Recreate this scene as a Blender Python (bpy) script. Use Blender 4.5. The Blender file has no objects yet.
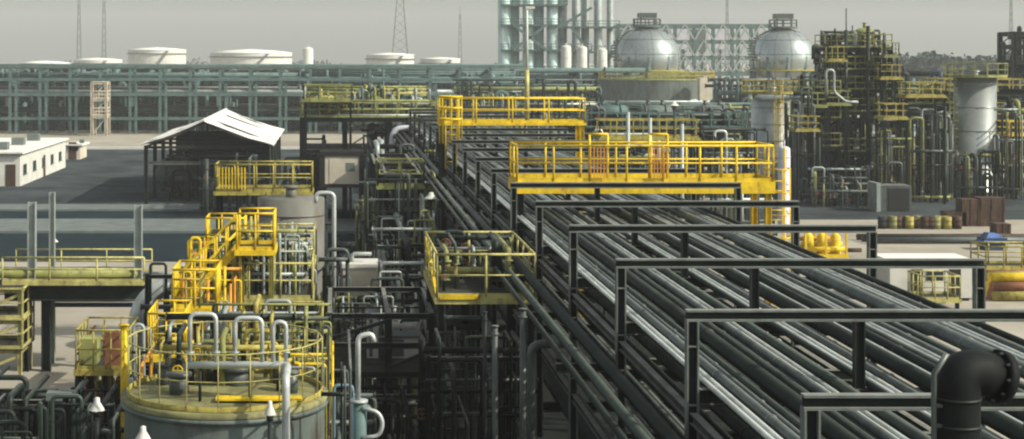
import bpy, math, random
from mathutils import Vector, Matrix
R = math.radians
random.seed(7)
SC = bpy.context.scene
COL = SC.collection
# ------------------------------------------------------------------ camera
FPX, CX, CY, HC = 1620.0, 335.0, 55.0, 12.0       # focal length in pixels, vanishing point, eye height
cam_d = bpy.data.cameras.new('camera'); cam = bpy.data.objects.new('camera', cam_d); COL.objects.link(cam)
cam.location = (0, 0, HC); cam.rotation_euler = (R(90), 0, 0)
cam_d.sensor_width = 36; cam_d.lens = FPX / 1024 * 36
cam_d.shift_x = (512 - CX) / 1024; cam_d.shift_y = -(219.5 - CY) / 1024
cam_d.clip_start = 0.5; cam_d.clip_end = 6000
SC.camera = cam
# ------------------------------------------------------------------ sky and sun
SUN_EL, SUN_AZ = 36, 112                            # azimuth from +Y towards +X
w = bpy.data.worlds.new('World'); SC.world = w; w.use_nodes = True
nt = w.node_tree; bg = nt.nodes['Background']
sky = nt.nodes.new('ShaderNodeTexSky'); sky.sky_type = 'NISHITA'; sky.sun_disc = False
sky.sun_elevation = R(SUN_EL); sky.sun_rotation = R(SUN_AZ); sky.air_density = 1.3; sky.dust_density = 3.5; sky.ozone_density = 1
hs = nt.nodes.new('ShaderNodeHueSaturation'); hs.inputs['Saturation'].default_value = 0.3
nt.links.new(sky.outputs[0], hs.inputs['Color']); tn = nt.nodes.new('ShaderNodeMix'); tn.data_type = 'RGBA'; tn.blend_type = 'MULTIPLY'; tn.inputs['Factor'].default_value = 1; tn.inputs['B'].default_value = (.965, 1.0, .975, 1)
nt.links.new(hs.outputs[0], tn.inputs['A']); nt.links.new(tn.outputs['Result'], bg.inputs['Color'])
bg.inputs['Strength'].default_value = 0.15
sd = bpy.data.lights.new('sun', 'SUN'); sun = bpy.data.objects.new('sun', sd); COL.objects.link(sun)
sd.energy = 5.0; sd.angle = R(0.6); sd.color = (1.0, 0.935, 0.78)
l = Vector((math.sin(R(SUN_AZ)) * math.cos(R(SUN_EL)), math.cos(R(SUN_AZ)) * math.cos(R(SUN_EL)), math.sin(R(SUN_EL))))
sun.rotation_euler = l.to_track_quat('Z', 'Y').to_euler(); sun.location = (60, -20, 60)
vs = SC.view_settings
vs.view_transform = 'Standard'; vs.look = 'None'; vs.gamma = 1; vs.exposure = 0.22; vs.use_curve_mapping = False
SC.render.engine = 'CYCLES'
SC.cycles.use_denoising = True
SC.cycles.max_bounces = 5; SC.cycles.diffuse_bounces = 2; SC.cycles.glossy_bounces = 2; SC.cycles.volume_bounces = 0
SC.cycles.filter_width = 2.2

def P(px, py, Y):
    return Vector(((px - CX) * Y / FPX, Y, HC - (py - CY) * Y / FPX))
def XP(px, Y): return (px - CX) * Y / FPX
def ZP(py, Y): return HC - (py - CY) * Y / FPX
# ------------------------------------------------------------------ materials
MATS = {}
def mat(name, col, rough=0.6, metal=0.0, var=0.35, scale=1.2, rust=0.0, rustcol=(0.12, 0.05, 0.02), bump=0.0, stretch=1.0, top_light=0.0, spec=0.25):
    m = bpy.data.materials.new(name); m.use_nodes = True
    n = m.node_tree.nodes; lk = m.node_tree.links; b = n['Principled BSDF']
    b.inputs['Metallic'].default_value = metal; b.inputs['Specular IOR Level'].default_value = spec
    geo = n.new('ShaderNodeNewGeometry')
    mp = n.new('ShaderNodeMapping'); mp.inputs['Scale'].default_value = (1, 1, stretch)
    lk.new(geo.outputs['Position'], mp.inputs['Vector'])
    nz = n.new('ShaderNodeTexNoise'); nz.inputs['Scale'].default_value = scale; nz.inputs['Detail'].default_value = 6; nz.inputs['Roughness'].default_value = 0.65
    lk.new(mp.outputs[0], nz.inputs['Vector'])
    rp = n.new('ShaderNodeMapRange'); rp.inputs[1].default_value = 0.3; rp.inputs[2].default_value = 0.7
    rp.inputs[3].default_value = 1 - var; rp.inputs[4].default_value = 1 + var * 0.5
    lk.new(nz.outputs[0], rp.inputs[0])
    mul = n.new('ShaderNodeVectorMath'); mul.operation = 'SCALE'; mul.inputs[0].default_value = col
    lk.new(rp.outputs[0], mul.inputs['Scale'])
    out = mul.outputs[0]
    if rust > 0:
        n2 = n.new('ShaderNodeTexNoise'); n2.inputs['Scale'].default_value = scale * 2.3; n2.inputs['Detail'].default_value = 8; n2.inputs['Roughness'].default_value = 0.7
        mp2 = n.new('ShaderNodeMapping'); mp2.inputs['Scale'].default_value = (1, 1, 0.35); mp2.inputs['Location'].default_value = (13, 5, 2)
        lk.new(geo.outputs['Position'], mp2.inputs['Vector']); lk.new(mp2.outputs[0], n2.inputs['Vector'])
        r2 = n.new('ShaderNodeMapRange'); r2.inputs[1].default_value = 0.68 - rust * 0.4; r2.inputs[2].default_value = 0.80 - rust * 0.3
        lk.new(n2.outputs[0], r2.inputs[0])
        mx = n.new('ShaderNodeMix'); mx.data_type = 'RGBA'; mx.inputs['B'].default_value = (*rustcol, 1)
        lk.new(r2.outputs[0], mx.inputs['Factor']); lk.new(out, mx.inputs['A']); out = mx.outputs['Result']
    if top_light > 0:                                   # upward faces mixed paler, painting in the sunlit tops of beams and pipes
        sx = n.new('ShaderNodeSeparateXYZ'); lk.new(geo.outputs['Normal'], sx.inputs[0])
        r3 = n.new('ShaderNodeMapRange'); r3.inputs[1].default_value = 0.75; r3.inputs[2].default_value = 0.98; r3.inputs[4].default_value = top_light
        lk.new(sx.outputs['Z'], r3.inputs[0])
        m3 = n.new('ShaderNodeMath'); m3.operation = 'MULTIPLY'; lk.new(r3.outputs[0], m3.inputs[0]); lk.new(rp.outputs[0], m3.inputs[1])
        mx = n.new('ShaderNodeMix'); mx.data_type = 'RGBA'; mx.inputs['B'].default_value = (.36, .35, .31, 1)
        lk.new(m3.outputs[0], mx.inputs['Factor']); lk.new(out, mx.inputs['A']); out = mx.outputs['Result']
    lk.new(out, b.inputs['Base Color'])
    rr = n.new('ShaderNodeMapRange'); rr.inputs[1].default_value = 0.3; rr.inputs[2].default_value = 0.7
    rr.inputs[3].default_value = min(1, rough + 0.15); rr.inputs[4].default_value = max(0.05, rough - 0.1)
    lk.new(nz.outputs[0], rr.inputs[0]); lk.new(rr.outputs[0], b.inputs['Roughness'])
    if bump > 0:
        bp = n.new('ShaderNodeBump'); bp.inputs['Strength'].default_value = 0.6; bp.inputs['Distance'].default_value = bump
        n3 = n.new('ShaderNodeTexNoise'); n3.inputs['Scale'].default_value = scale * 6; n3.inputs['Detail'].default_value = 5
        lk.new(geo.outputs['Position'], n3.inputs['Vector']); lk.new(n3.outputs[0], bp.inputs['Height']); lk.new(bp.outputs[0], b.inputs['Normal'])
    MATS[name] = m
    return name
mat('sand', (0.31, 0.285, 0.235), 0.95, 0, 0.30, 0.09, 0.35, (0.25, 0.21, 0.16), 0.02, spec=.05)
mat('asphalt', (0.050, 0.060, 0.065), 0.9, 0, 0.55, 0.16, 0.3, (0.08, 0.085, 0.08), 0.004, spec=0)
mat('road', (0.020, 0.030, 0.036), 0.9, 0, 0.3, 0.3, 0.15, (0.03, 0.035, 0.04), 0.004, spec=0)
mat('concrete', (0.13, 0.15, 0.145), 0.85, 0, 0.25, 0.8, 0.25, (0.13, 0.13, 0.12), 0.004, spec=.05)
mat('shade_pad', (0.018, 0.021, 0.02), 0.75, 0, 0.5, 0.5, 0.3, (0.02, 0.016, 0.012), 0.003, spec=.02)  # near-black pad colour, painting in the shade under the crowded pipes
mat('frame_steel', (0.125, 0.142, 0.132), 0.65, 0, 0.4, 2.0, 0.3, (0.06, 0.04, 0.026), top_light=.25)
mat('frame_web', (0.012, 0.018, 0.016), 0.7, 0, 0.4, 2.0, 0.15, (0.03, 0.02, 0.012), spec=.15)  # web near black: painted shade that sets off the flanges as lit edges
mat('dark_steel', (0.014, 0.020, 0.018), 0.65, 0, 0.4, 2.0, 0.2, (0.04, 0.025, 0.017), top_light=.4, spec=.2)
mat('teal_steel', (0.075, 0.125, 0.12), 0.65, 0, 0.4, 1.0, 0.2, (0.04, 0.065, 0.06))
mat('pale_steel', (0.30, 0.335, 0.32), 0.5, 0.3, 0.3, 1.5, 0.15, (0.2, 0.14, 0.09))
mat('galv', (0.46, 0.49, 0.47), 0.42, 0.3, 0.35, 1.6, 0.12, (0.18, 0.13, 0.09))
mat('pipe_alu', (0.105, 0.125, 0.118), 0.40, 0.35, 0.45, 1.8, 0.2, (0.05, 0.04, 0.03), top_light=.25, spec=.4)
mat('pipe_grey', (0.062, 0.075, 0.070), 0.45, 0, 0.45, 1.8, 0.2, (0.05, 0.032, 0.02), top_light=.3, spec=.4)
mat('pipe_dark', (0.014, 0.021, 0.018), 0.45, 0, 0.45, 1.8, 0.2, (0.03, 0.018, 0.012), top_light=.1, spec=.18)
mat('pipe_green', (0.030, 0.045, 0.035), 0.45, 0, 0.4, 1.8, 0.2, top_light=.22, spec=.35)
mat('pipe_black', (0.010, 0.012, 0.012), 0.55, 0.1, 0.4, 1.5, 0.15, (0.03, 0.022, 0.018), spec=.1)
mat('yellow', (0.66, 0.46, 0.018), 0.6, 0, 0.4, 2.6, 0.32, (0.30, 0.14, 0.02))
mat('yellow_old', (0.34, 0.29, 0.065), 0.65, 0, 0.5, 2.6, 0.42, (0.11, 0.075, 0.035))
mat('yellow_pale', (0.42, 0.385, 0.14), 0.65, 0, 0.45, 2.6, 0.4, (0.16, 0.12, 0.055))
mat('green_pale', (0.24, 0.25, 0.085), 0.65, 0, 0.5, 1.6, 0.35, (0.08, 0.07, 0.035))
mat('orange', (0.62, 0.26, 0.03), 0.5, 0, 0.3, 2.0, 0.15)
mat('grating', (0.035, 0.037, 0.03), 0.8, 0, 0.5, 3.0, 0.3, spec=.15)
mat('tank_shell', (0.105, 0.13, 0.12), 0.6, 0, 0.4, 0.8, 0.45, (0.06, 0.055, 0.042), 0, 0.3)
mat('tank_roof', (0.20, 0.195, 0.085), 0.7, 0, 0.5, 1.3, 0.5, (0.13, 0.11, 0.06))
mat('white', (0.52, 0.515, 0.47), 0.6, 0, 0.18, 0.7, 0.15, (0.45, 0.38, 0.28))
mat('white_roof', (0.66, 0.645, 0.60), 0.5, 0, 0.12, 0.4, 0.1, (0.5, 0.44, 0.36))
mat('beige', (0.50, 0.45, 0.36), 0.7, 0, 0.2, 0.8, 0.2, (0.3, 0.24, 0.17))
mat('vessel_grey', (0.15, 0.148, 0.13), 0.5, 0.1, 0.4, 0.9, 0.35, (0.10, 0.08, 0.055), 0, 0.4)
mat('silver', (0.30, 0.325, 0.31), 0.33, 0.45, 0.3, 0.5, 0.2, (0.14, 0.12, 0.09), spec=.6)
mat('sphere_paint', (0.34, 0.375, 0.365), 0.25, 0.65, 0.25, 0.2, 0.25, (0.16, 0.17, 0.15), spec=.7)
mat('lilac', (0.50, 0.50, 0.55), 0.55, 0, 0.2, 1.0)
mat('blue_grey', (0.13, 0.20, 0.25), 0.5, 0.1, 0.25, 0.7, 0.1)
mat('blue', (0.03, 0.09, 0.26), 0.5, 0, 0.3, 2)
mat('navy', (0.03, 0.05, 0.10), 0.5, 0.1, 0.3, 2)
mat('brown', (0.055, 0.032, 0.022), 0.8, 0, 0.5, 1.5, 0.4, (0.10, 0.045, 0.025))
mat('rust_red', (0.22, 0.09, 0.05), 0.7, 0, 0.4, 2, 0.2)
mat('leaf', (0.035, 0.055, 0.05), 0.8, 0, 0.5, 0.3)
mat('black', (0.012, 0.013, 0.013), 0.6, 0, 0.3, 2)
mat('teal_paint', (0.42, 0.55, 0.53), 0.55, 0.1, 0.25, 0.3, 0.15, (0.14, 0.17, 0.16))
mat('glass_dark', (0.02, 0.03, 0.035), 0.15, 0, 0.1, 1)

# ------------------------------------------------------------------ mesh builder
class MB:
    def __init__(s): s.v = []; s.f = []; s.s = []
    def add(s, vs, fs, smooth=False):
        o = len(s.v); s.v.extend(vs)
        for f in fs: s.f.append(tuple(i + o for i in f)); s.s.append(smooth)
        return s
    def box(s, x0, x1, y0, y1, z0, z1):
        vs = [(x, y, z) for z in (z0, z1) for y in (y0, y1) for x in (x0, x1)]
        return s.add(vs, [(0, 2, 3, 1), (4, 5, 7, 6), (0, 1, 5, 4), (2, 6, 7, 3), (0, 4, 6, 2), (1, 3, 7, 5)])
    def cb(s, c, d):
        return s.box(c[0] - d[0] / 2, c[0] + d[0] / 2, c[1] - d[1] / 2, c[1] + d[1] / 2, c[2] - d[2] / 2, c[2] + d[2] / 2)
    def frame(s, d):
        d = d.normalized(); a = Vector((0, 0, 1)) if abs(d.z) < 0.95 else Vector((1, 0, 0))
        u = d.cross(a).normalized(); v = u.cross(d).normalized()
        return u, v
    def tube(s, pts, r, n=8, closed=False, r1=None):
        pts = [Vector(p) for p in pts]; m = len(pts); rings = []; vs = []
        u = None
        for i, p in enumerate(pts):
            if closed: d = (pts[(i + 1) % m] - pts[i - 1])
            elif i == 0: d = pts[1] - pts[0]
            elif i == m - 1: d = pts[-1] - pts[-2]
            else: d = (pts[i + 1] - p).normalized() + (p - pts[i - 1]).normalized()
            if d.length < 1e-9: d = Vector((0, 0, 1))
            d.normalize()
            if u is None: u, v = s.frame(d)
            else:
                u = u - d * u.dot(d)
                if u.length < 1e-6: u, v = s.frame(d)
                u.normalize(); v = d.cross(u) * -1
            rad = r if r1 is None else r + (r1 - r) * i / (m - 1)
            for k in range(n):
                a = 2 * math.pi * k / n
                vs.append(tuple(p + u * (rad * math.cos(a)) + v * (rad * math.sin(a))))
        fs = []
        for i in range(m if closed else m - 1):
            j = (i + 1) % m
            for k in range(n):
                k2 = (k + 1) % n
                fs.append((i * n + k, i * n + k2, j * n + k2, j * n + k))
        s.add(vs, fs, True)
        if not closed:
            o = len(s.v) - len(vs)
            s.f.append(tuple(o + k for k in range(n))[::-1]); s.s.append(False)
            s.f.append(tuple(o + (m - 1) * n + k for k in range(n))); s.s.append(False)
        return s
    def bar(s, p0, p1, a, b=None):                 # square bar between two points
        b = b or a; p0 = Vector(p0); p1 = Vector(p1); d = p1 - p0; u, v = s.frame(d)
        vs = []
        for p in (p0, p1):
            for su, sv in ((-1, -1), (1, -1), (1, 1), (-1, 1)): vs.append(tuple(p + u * (su * a / 2) + v * (sv * b / 2)))
        return s.add(vs, [(0, 1, 2, 3), (7, 6, 5, 4), (0, 4, 5, 1), (1, 5, 6, 2), (2, 6, 7, 3), (3, 7, 4, 0)])
    def pipe(s, pts, r, n=10, bend=None, seg=4):          # polyline with rounded elbows
        pts = [Vector(p) for p in pts]; b = bend or r * 2.6; out = [pts[0]]
        for i in range(1, len(pts) - 1):
            a, p, c = pts[i - 1], pts[i], pts[i + 1]
            l1, l2 = (p - a).length, (c - p).length; k = min(b, l1 * 0.48, l2 * 0.48)
            q0 = p + (a - p).normalized() * k; q1 = p + (c - p).normalized() * k
            for t in [q / seg for q in range(seg + 1)]: out.append(q0 * (1 - t) ** 2 + p * (2 * t * (1 - t)) + q1 * t * t)
        out.append(pts[-1])
        return s.tube(out, r, n)
    def lathe(s, c, prof, n=24, axis='Z'):
        vs = []; c = Vector(c)
        for (r, h) in prof:
            for k in range(n):
                a = 2 * math.pi * k / n; x, y = r * math.cos(a), r * math.sin(a)
                q = {'Z': (x, y, h), 'X': (h, x, y), 'Y': (x, h, y)}[axis]
                vs.append((c.x + q[0], c.y + q[1], c.z + q[2]))
        fs = []
        for i in range(len(prof) - 1):
            for k in range(n):
                k2 = (k + 1) % n; fs.append((i * n + k, i * n + k2, (i + 1) * n + k2, (i + 1) * n + k))
        s.add(vs, fs, True)
        return s
    def disc(s, c, r, n=24, axis='Z'):
        c = Vector(c); vs = []
        for k in range(n):
            a = 2 * math.pi * k / n; x, y = r * math.cos(a), r * math.sin(a)
            q = {'Z': (x, y, 0), 'X': (0, x, y), 'Y': (x, 0, y)}[axis]; vs.append((c.x + q[0], c.y + q[1], c.z + q[2]))
        return s.add(vs, [tuple(range(n))])
    def ring(s, c, R_, r, n=20, m=6, axis='Z'):
        c = Vector(c); pts = []
        for k in range(n):
            a = 2 * math.pi * k / n; x, y = R_ * math.cos(a), R_ * math.sin(a)
            q = {'Z': (x, y, 0), 'X': (0, x, y), 'Y': (x, 0, y)}[axis]; pts.append((c.x + q[0], c.y + q[1], c.z + q[2]))
        return s.tube(pts, r, m, True)
    def hsec(s, p0, p1, d=0.2, w=0.2, t=0.02, web='Y', only=None):
        """H section along X, Y or Z; web = world axis normal to the web plate"""
        p0 = Vector(p0); p1 = Vector(p1); ax = max(range(3), key=lambda i: abs(p1[i] - p0[i])); wa = 'XYZ'.index(web); oa = 3 - ax - wa
        lo = min(p0[ax], p1[ax]); hi = max(p0[ax], p1[ax])
        def bx(c, dims):
            a = [0] * 6
            for i in range(3):
                if i == ax: a[2 * i], a[2 * i + 1] = lo, hi
                else: a[2 * i], a[2 * i + 1] = c[i] - dims[i] / 2, c[i] + dims[i] / 2
            s.box(*a)
        for sg in ((-1, 1) if only != 'web' else ()):
            c = [p0[0], p0[1], p0[2]]; c[oa] += sg * (d / 2 - t / 2); dm = [0, 0, 0]; dm[oa] = t; dm[wa] = w; bx(c, dm)
        if only == 'flange': return s
        c = [p0[0], p0[1], p0[2]]; dm = [0, 0, 0]; dm[oa] = d - 2 * t; dm[wa] = t; bx(c, dm)
        return s
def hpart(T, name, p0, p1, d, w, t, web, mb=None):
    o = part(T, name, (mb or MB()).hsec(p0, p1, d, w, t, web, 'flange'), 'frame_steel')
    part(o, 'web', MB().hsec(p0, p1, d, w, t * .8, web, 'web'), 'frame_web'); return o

def mkmesh(name, mb, m, org=(0, 0, 0)):
    me = bpy.data.meshes.new(name); ox, oy, oz = org
    me.from_pydata([(x - ox, y - oy, z - oz) for x, y, z in mb.v], [], mb.f)
    me.polygons.foreach_set('use_smooth', mb.s); me.materials.append(MATS[m]); me.update()
    return me
ORG = {}
def tag(o, label=None, cat=None, group=None, kind=None):
    for k, v in (('label', label), ('category', cat), ('group', group), ('kind', kind)):
        if v: o[k] = v
    return o
def thing(name, label, cat, loc, group=None):
    o = bpy.data.objects.new(name, None); o.empty_display_size = 0.2; COL.objects.link(o); o.location = loc
    ORG[o] = Vector(loc); return tag(o, label, cat, group)
def part(T, name, mb, m, label=None, kind=None):
    o = bpy.data.objects.new(name, mkmesh(name, mb, m, ORG[T])); COL.objects.link(o); o.parent = T; ORG[o] = ORG[T]
    return tag(o, label, kind=kind)
def single(name, label, cat, mb, m, group=None, kind=None):
    xs = [v[0] for v in mb.v]; ys = [v[1] for v in mb.v]; zs = [v[2] for v in mb.v]
    c = ((min(xs) + max(xs)) / 2, (min(ys) + max(ys)) / 2, min(zs))
    o = bpy.data.objects.new(name, mkmesh(name, mb, m, c)); COL.objects.link(o); o.location = c; ORG[o] = Vector(c)
    return tag(o, label, cat, group, kind)
def struct(name, mb, m, kind='structure'):
    o = bpy.data.objects.new(name, mkmesh(name, mb, m)); COL.objects.link(o); ORG[o] = Vector((0, 0, 0)); o['kind'] = kind
    return o
CACHE = {}
def inst(T, name, key, fn, loc, m, rotz=0, scale=None):    # alike pieces share one mesh
    k = (key, m)
    if k not in CACHE:
        mb = MB(); fn(mb); CACHE[k] = mkmesh(name, mb, m)
    o = bpy.data.objects.new(name, CACHE[k]); COL.objects.link(o); o.parent = T; o.location = Vector(loc) - ORG[T]; o.rotation_euler.z = rotz
    if scale: o.scale = scale
    ORG[o] = Vector(loc); return o
def copy_tree(o, parent, delta):
    c = o.copy(); COL.objects.link(c); c.parent = parent
    if parent is None: c.location = o.location + Vector(delta)
    for ch in o.children: copy_tree(ch, c, delta)
    return c

# ------------------------------------------------------------------ reusable parts
def railing(T, pts, m, h=1.1, sp=1.35, r=0.028, toe=True, closed=False, detail=True, tm=None):
    pts = [Vector(p) for p in pts]
    segs = list(zip(pts, pts[1:] + ([pts[0]] if closed else [])))
    if not closed: segs = segs[:len(pts) - 1]
    posts = []; far = MB()
    for a, b in segs:
        k = max(1, round((b - a).length / sp))
        for i in range(k + 1): 
            q = a.lerp(b, i / k)
            if all((q - z).length > 0.15 for z in posts): posts.append(q)
    tp = [p + Vector((0, 0, h)) for p in pts]; mp_ = [p + Vector((0, 0, h * 0.52)) for p in pts]
    if closed: tp.append(tp[0]); mp_.append(mp_[0])
    if detail:
        for q in posts: inst(T, 'rail_post', ('rp', h, r), lambda mb: mb.tube([(0, 0, 0), (0, 0, h)], r, 6), q, m)
        part(T, 'top_rail', MB().pipe(tp, r * 1.15, 6, 0.06), m); part(T, 'middle_rail', MB().pipe(mp_, r * 0.85, 6, 0.06), m)
        if toe:
            for a, b in segs:
                mb = MB(); mb.bar(a + Vector((0, 0, 0.06)), b + Vector((0, 0, 0.06)), 0.012, 0.12); part(T, 'toe_board', mb, tm or m)
    else:
        for q in posts: far.bar(q, q + Vector((0, 0, h)), r * 2)
        for a, b in zip(tp, tp[1:]): far.bar(a, b, r * 2.2)
        for a, b in zip(mp_, mp_[1:]): far.bar(a, b, r * 1.6)
        if toe:
            for a, b in segs: far.bar(a + Vector((0, 0, 0.06)), b + Vector((0, 0, 0.06)), 0.02, 0.13)
        part(T, 'railing', far, m)
def ladder(T, base, z1, m, face='Y', wdt=0.5, cage=False, sgn=-1):
    x, y, z = base; mb = MB(); dx, dy = (wdt / 2, 0) if face == 'Y' else (0, wdt / 2)
    for q in (-1, 1): mb.tube([(x + q * dx, y + q * dy, z), (x + q * dx, y + q * dy, z1 + 1.0)], 0.03, 6)
    k = int((z1 - z) / 0.3)
    for i in range(k): mb.tube([(x - dx, y - dy, z + 0.3 * (i + 1)), (x + dx, y + dy, z + 0.3 * (i + 1))], 0.018, 5)
    o = part(T, 'ladder', mb, m)
    if cage:
        cb = MB(); rr = 0.38
        zz = z + 2.2; arcs = []
        while zz < z1 + 1.0:
            pts = []
            for a in range(-10, 191, 20):
                u = math.cos(R(a)) * rr; v = math.sin(R(a)) * 0.7
                pts.append((x + u, y + sgn * v, zz) if face == 'Y' else (x + sgn * v, y + u, zz))
            cb.tube(pts, 0.022, 5); arcs.append(pts); zz += 0.7
        if len(arcs) > 1:
            for j in (2, 5, 8): cb.tube([arcs[0][j], arcs[-1][j]], 0.018, 5)
            part(o, 'cage', cb, m)
    return o
def flange(mb, c, r, axis): 
    mb.lathe(c, [(0, -r * .2), (r * 1.45, -r * .2), (r * 1.45, r * .2), (0, r * .2)], 14, axis)
def valve(T, c, r, axis, m, wm, up=True):
    r = min(r, .085); mb = MB(); c = Vector(c); L = r * 3.2
    mb.lathe(c, [(0, -L), (r * 1.7, -L), (r * 1.7, -L * .85), (r * 1.05, -L * .8), (r * 1.4, 0), (r * 1.05, L * .8), (r * 1.7, L * .85), (r * 1.7, L), (0, L)], 12, axis)
    st = Vector((0, 0, 1)) if up else Vector((0, -1, 0))
    if axis == 'Z': st = Vector((0, -1, 0))
    mb.tube([c, c + st * r * 5], r * 0.32, 6)
    o = part(T, 'valve', mb, m)
    q = MB(); ax2 = 'Z' if st.z else 'Y'; e = c + st * r * 5
    q.ring(e, r * 1.7, r * 0.2, 12, 5, ax2)
    if ax2 == 'Z': q.bar(e - Vector((r * 1.7, 0, 0)), e + Vector((r * 1.7, 0, 0)), r * .25); q.bar(e - Vector((0, r * 1.7, 0)), e + Vector((0, r * 1.7, 0)), r * .25)
    else: q.bar(e - Vector((r * 1.7, 0, 0)), e + Vector((r * 1.7, 0, 0)), r * .25); q.bar(e - Vector((0, 0, r * 1.7)), e + Vector((0, 0, r * 1.7)), r * .25)
    part(o, 'handwheel', q, wm)
    return o
def platform(label, x0, x1, y0, y1, z, m, legs=True, openings='', sp=1.3, detail=True, legm='dark_steel', name='access_platform', cat='platform', group=None, r=0.028, zbase=0.0, fascia=0.16, dm='grating', h=1.1, legw=0.16):
    T = thing(name, label, cat, ((x0 + x1) / 2, (y0 + y1) / 2, zbase), group)
    part(T, 'deck', MB().box(x0, x1, y0, y1, z - 0.05, z), dm)
    for a, b, ax in (((x0, y0), (x1, y0), 0), ((x0, y1), (x1, y1), 0), ((x0, y0), (x0, y1), 1), ((x1, y0), (x1, y1), 1)):
        mb = MB()
        if ax == 0: s = -1 if a[1] == y0 else 1; mb.box(x0, x1, a[1] + min(0, s * .06), a[1] + max(0, s * .06), z - fascia + .01, z + .01)
        else: s = -1 if a[0] == x0 else 1; mb.box(a[0] + min(0, s * .06), a[0] + max(0, s * .06), y0 - .058, y1 + .058, z - fascia + .012, z + .012)
        part(T, 'edge_beam', mb, m)
    C = [(x0, y0, z), (x1, y0, z), (x1, y1, z), (x0, y1, z)]
    sides = {'f': (0, 1), 'r': (1, 2), 'b': (2, 3), 'l': (3, 0)}
    for k, (i, j) in sides.items():
        if k not in openings: railing(T, [C[i], C[j]], m, h, sp, r, True, False, detail)
    if legs:
        for x in (x0 + .1, x1 - .1):
            for y in (y0 + .1, y1 - .1):
                part(T, 'leg', MB().hsec((x, y, zbase), (x, y, z - .06), legw, legw, .018, 'Y'), legm)
    return T
def steel_frame(label, xs, ys, levels, m, dm=None, decks=(), rails=(), rm='yellow_old', brace=True, cs=0.25, bs=0.2, name='steel_structure', group=None, detail=False, zbase=0, rr=0.03):
    T = thing(name, label, 'structure', (sum(xs) / len(xs), sum(ys) / len(ys), zbase), group)
    top = max(levels)
    for x in xs:
        for y in ys: part(T, 'column', MB().hsec((x, y, zbase), (x, y, top), cs, cs, cs * .1, 'Y'), m)
    for z in levels:
        for y in ys:
            part(T, 'beam', MB().hsec((xs[0] + cs / 2, y, z - bs / 2 - .004), (xs[-1] - cs / 2, y, z - bs / 2 - .004), bs, bs * .8, bs * .1, 'Y'), m)
        for x in xs:
            part(T, 'beam', MB().hsec((x, ys[0] + cs / 2, z - bs / 2 - .006), (x, ys[-1] - cs / 2, z - bs / 2 - .006), bs, bs * .75, bs * .1, 'X'), m)
        if z in decks:
            part(T, 'deck', MB().box(xs[0] - .15, xs[-1] + .15, ys[0] - .15, ys[-1] + .15, z, z + .05), dm or 'grating')
        if z in rails:
            q = .12; railing(T, [(xs[0] - q, ys[-1] + q, z + .05), (xs[0] - q, ys[0] - q, z + .05), (xs[-1] + q, ys[0] - q, z + .05), (xs[-1] + q, ys[-1] + q, z + .05)], rm, 1.1, 1.4, rr, True, True, detail)
    if brace:
        zz = [zbase] + sorted(levels)
        for a, b in zip(zz, zz[1:]):
            i = zz.index(a) % (len(xs) - 1)
            mb = MB(); mb.bar((xs[i], ys[0] + .02, a + .1), (xs[i + 1], ys[0] + .02, b - .2), .1); part(T, 'brace', mb, m)
            mb = MB(); mb.bar((xs[0] + .02, ys[0], b - .2), (xs[0] + .02, ys[1], a + .1), .1); part(T, 'brace', mb, m)
    return T
def hvessel(label, c, r, L, m, axis='X', sm='dark_steel', name='heat_exchanger', cat='exchanger', group=None, z0=None, n=18):
    """horizontal drum with dished heads, girth flanges, saddles and nozzles; stands at z0"""
    c = Vector(c); z0 = c.z - r - .35 if z0 is None else z0
    T = thing(name, label, cat, (c.x, c.y, z0), group)
    h = L / 2; hd = r * .45
    part(T, 'shell', MB().lathe(c, [(0, -h - hd), (r * .45, -h - hd * .88), (r * .8, -h - hd * .5), (r, -h), (r, h), (r * .8, h + hd * .5), (r * .45, h + hd * .88), (0, h + hd)], n, axis), m)
    for s in (-.72, .72):
        e = c + (Vector((s * h, 0, 0)) if axis == 'X' else Vector((0, s * h, 0)))
        mb = MB(); mb.lathe(e, [(r, -.05), (r * 1.12, -.05), (r * 1.12, .05), (r, .05)], n, axis); part(T, 'girth_flange', mb, m)
        e2 = c + (Vector((s * h * .7, 0, 0)) if axis == 'X' else Vector((0, s * h * .7, 0)))
        mb = MB(); mb.cb((e2.x, e2.y, (z0 + c.z - r * .55) / 2), (.2 if axis == 'X' else r * 1.5, r * 1.5 if axis == 'X' else .2, c.z - r * .55 - z0)); part(T, 'saddle', mb, sm)
        nz = MB(); nz.tube([(e2.x, e2.y, c.z + r * .9), (e2.x, e2.y, c.z + r + .35)], r * .22, 8); flange(nz, (e2.x, e2.y, c.z + r + .35), r * .22, 'Z'); part(T, 'nozzle', nz, m)
    return T
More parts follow.
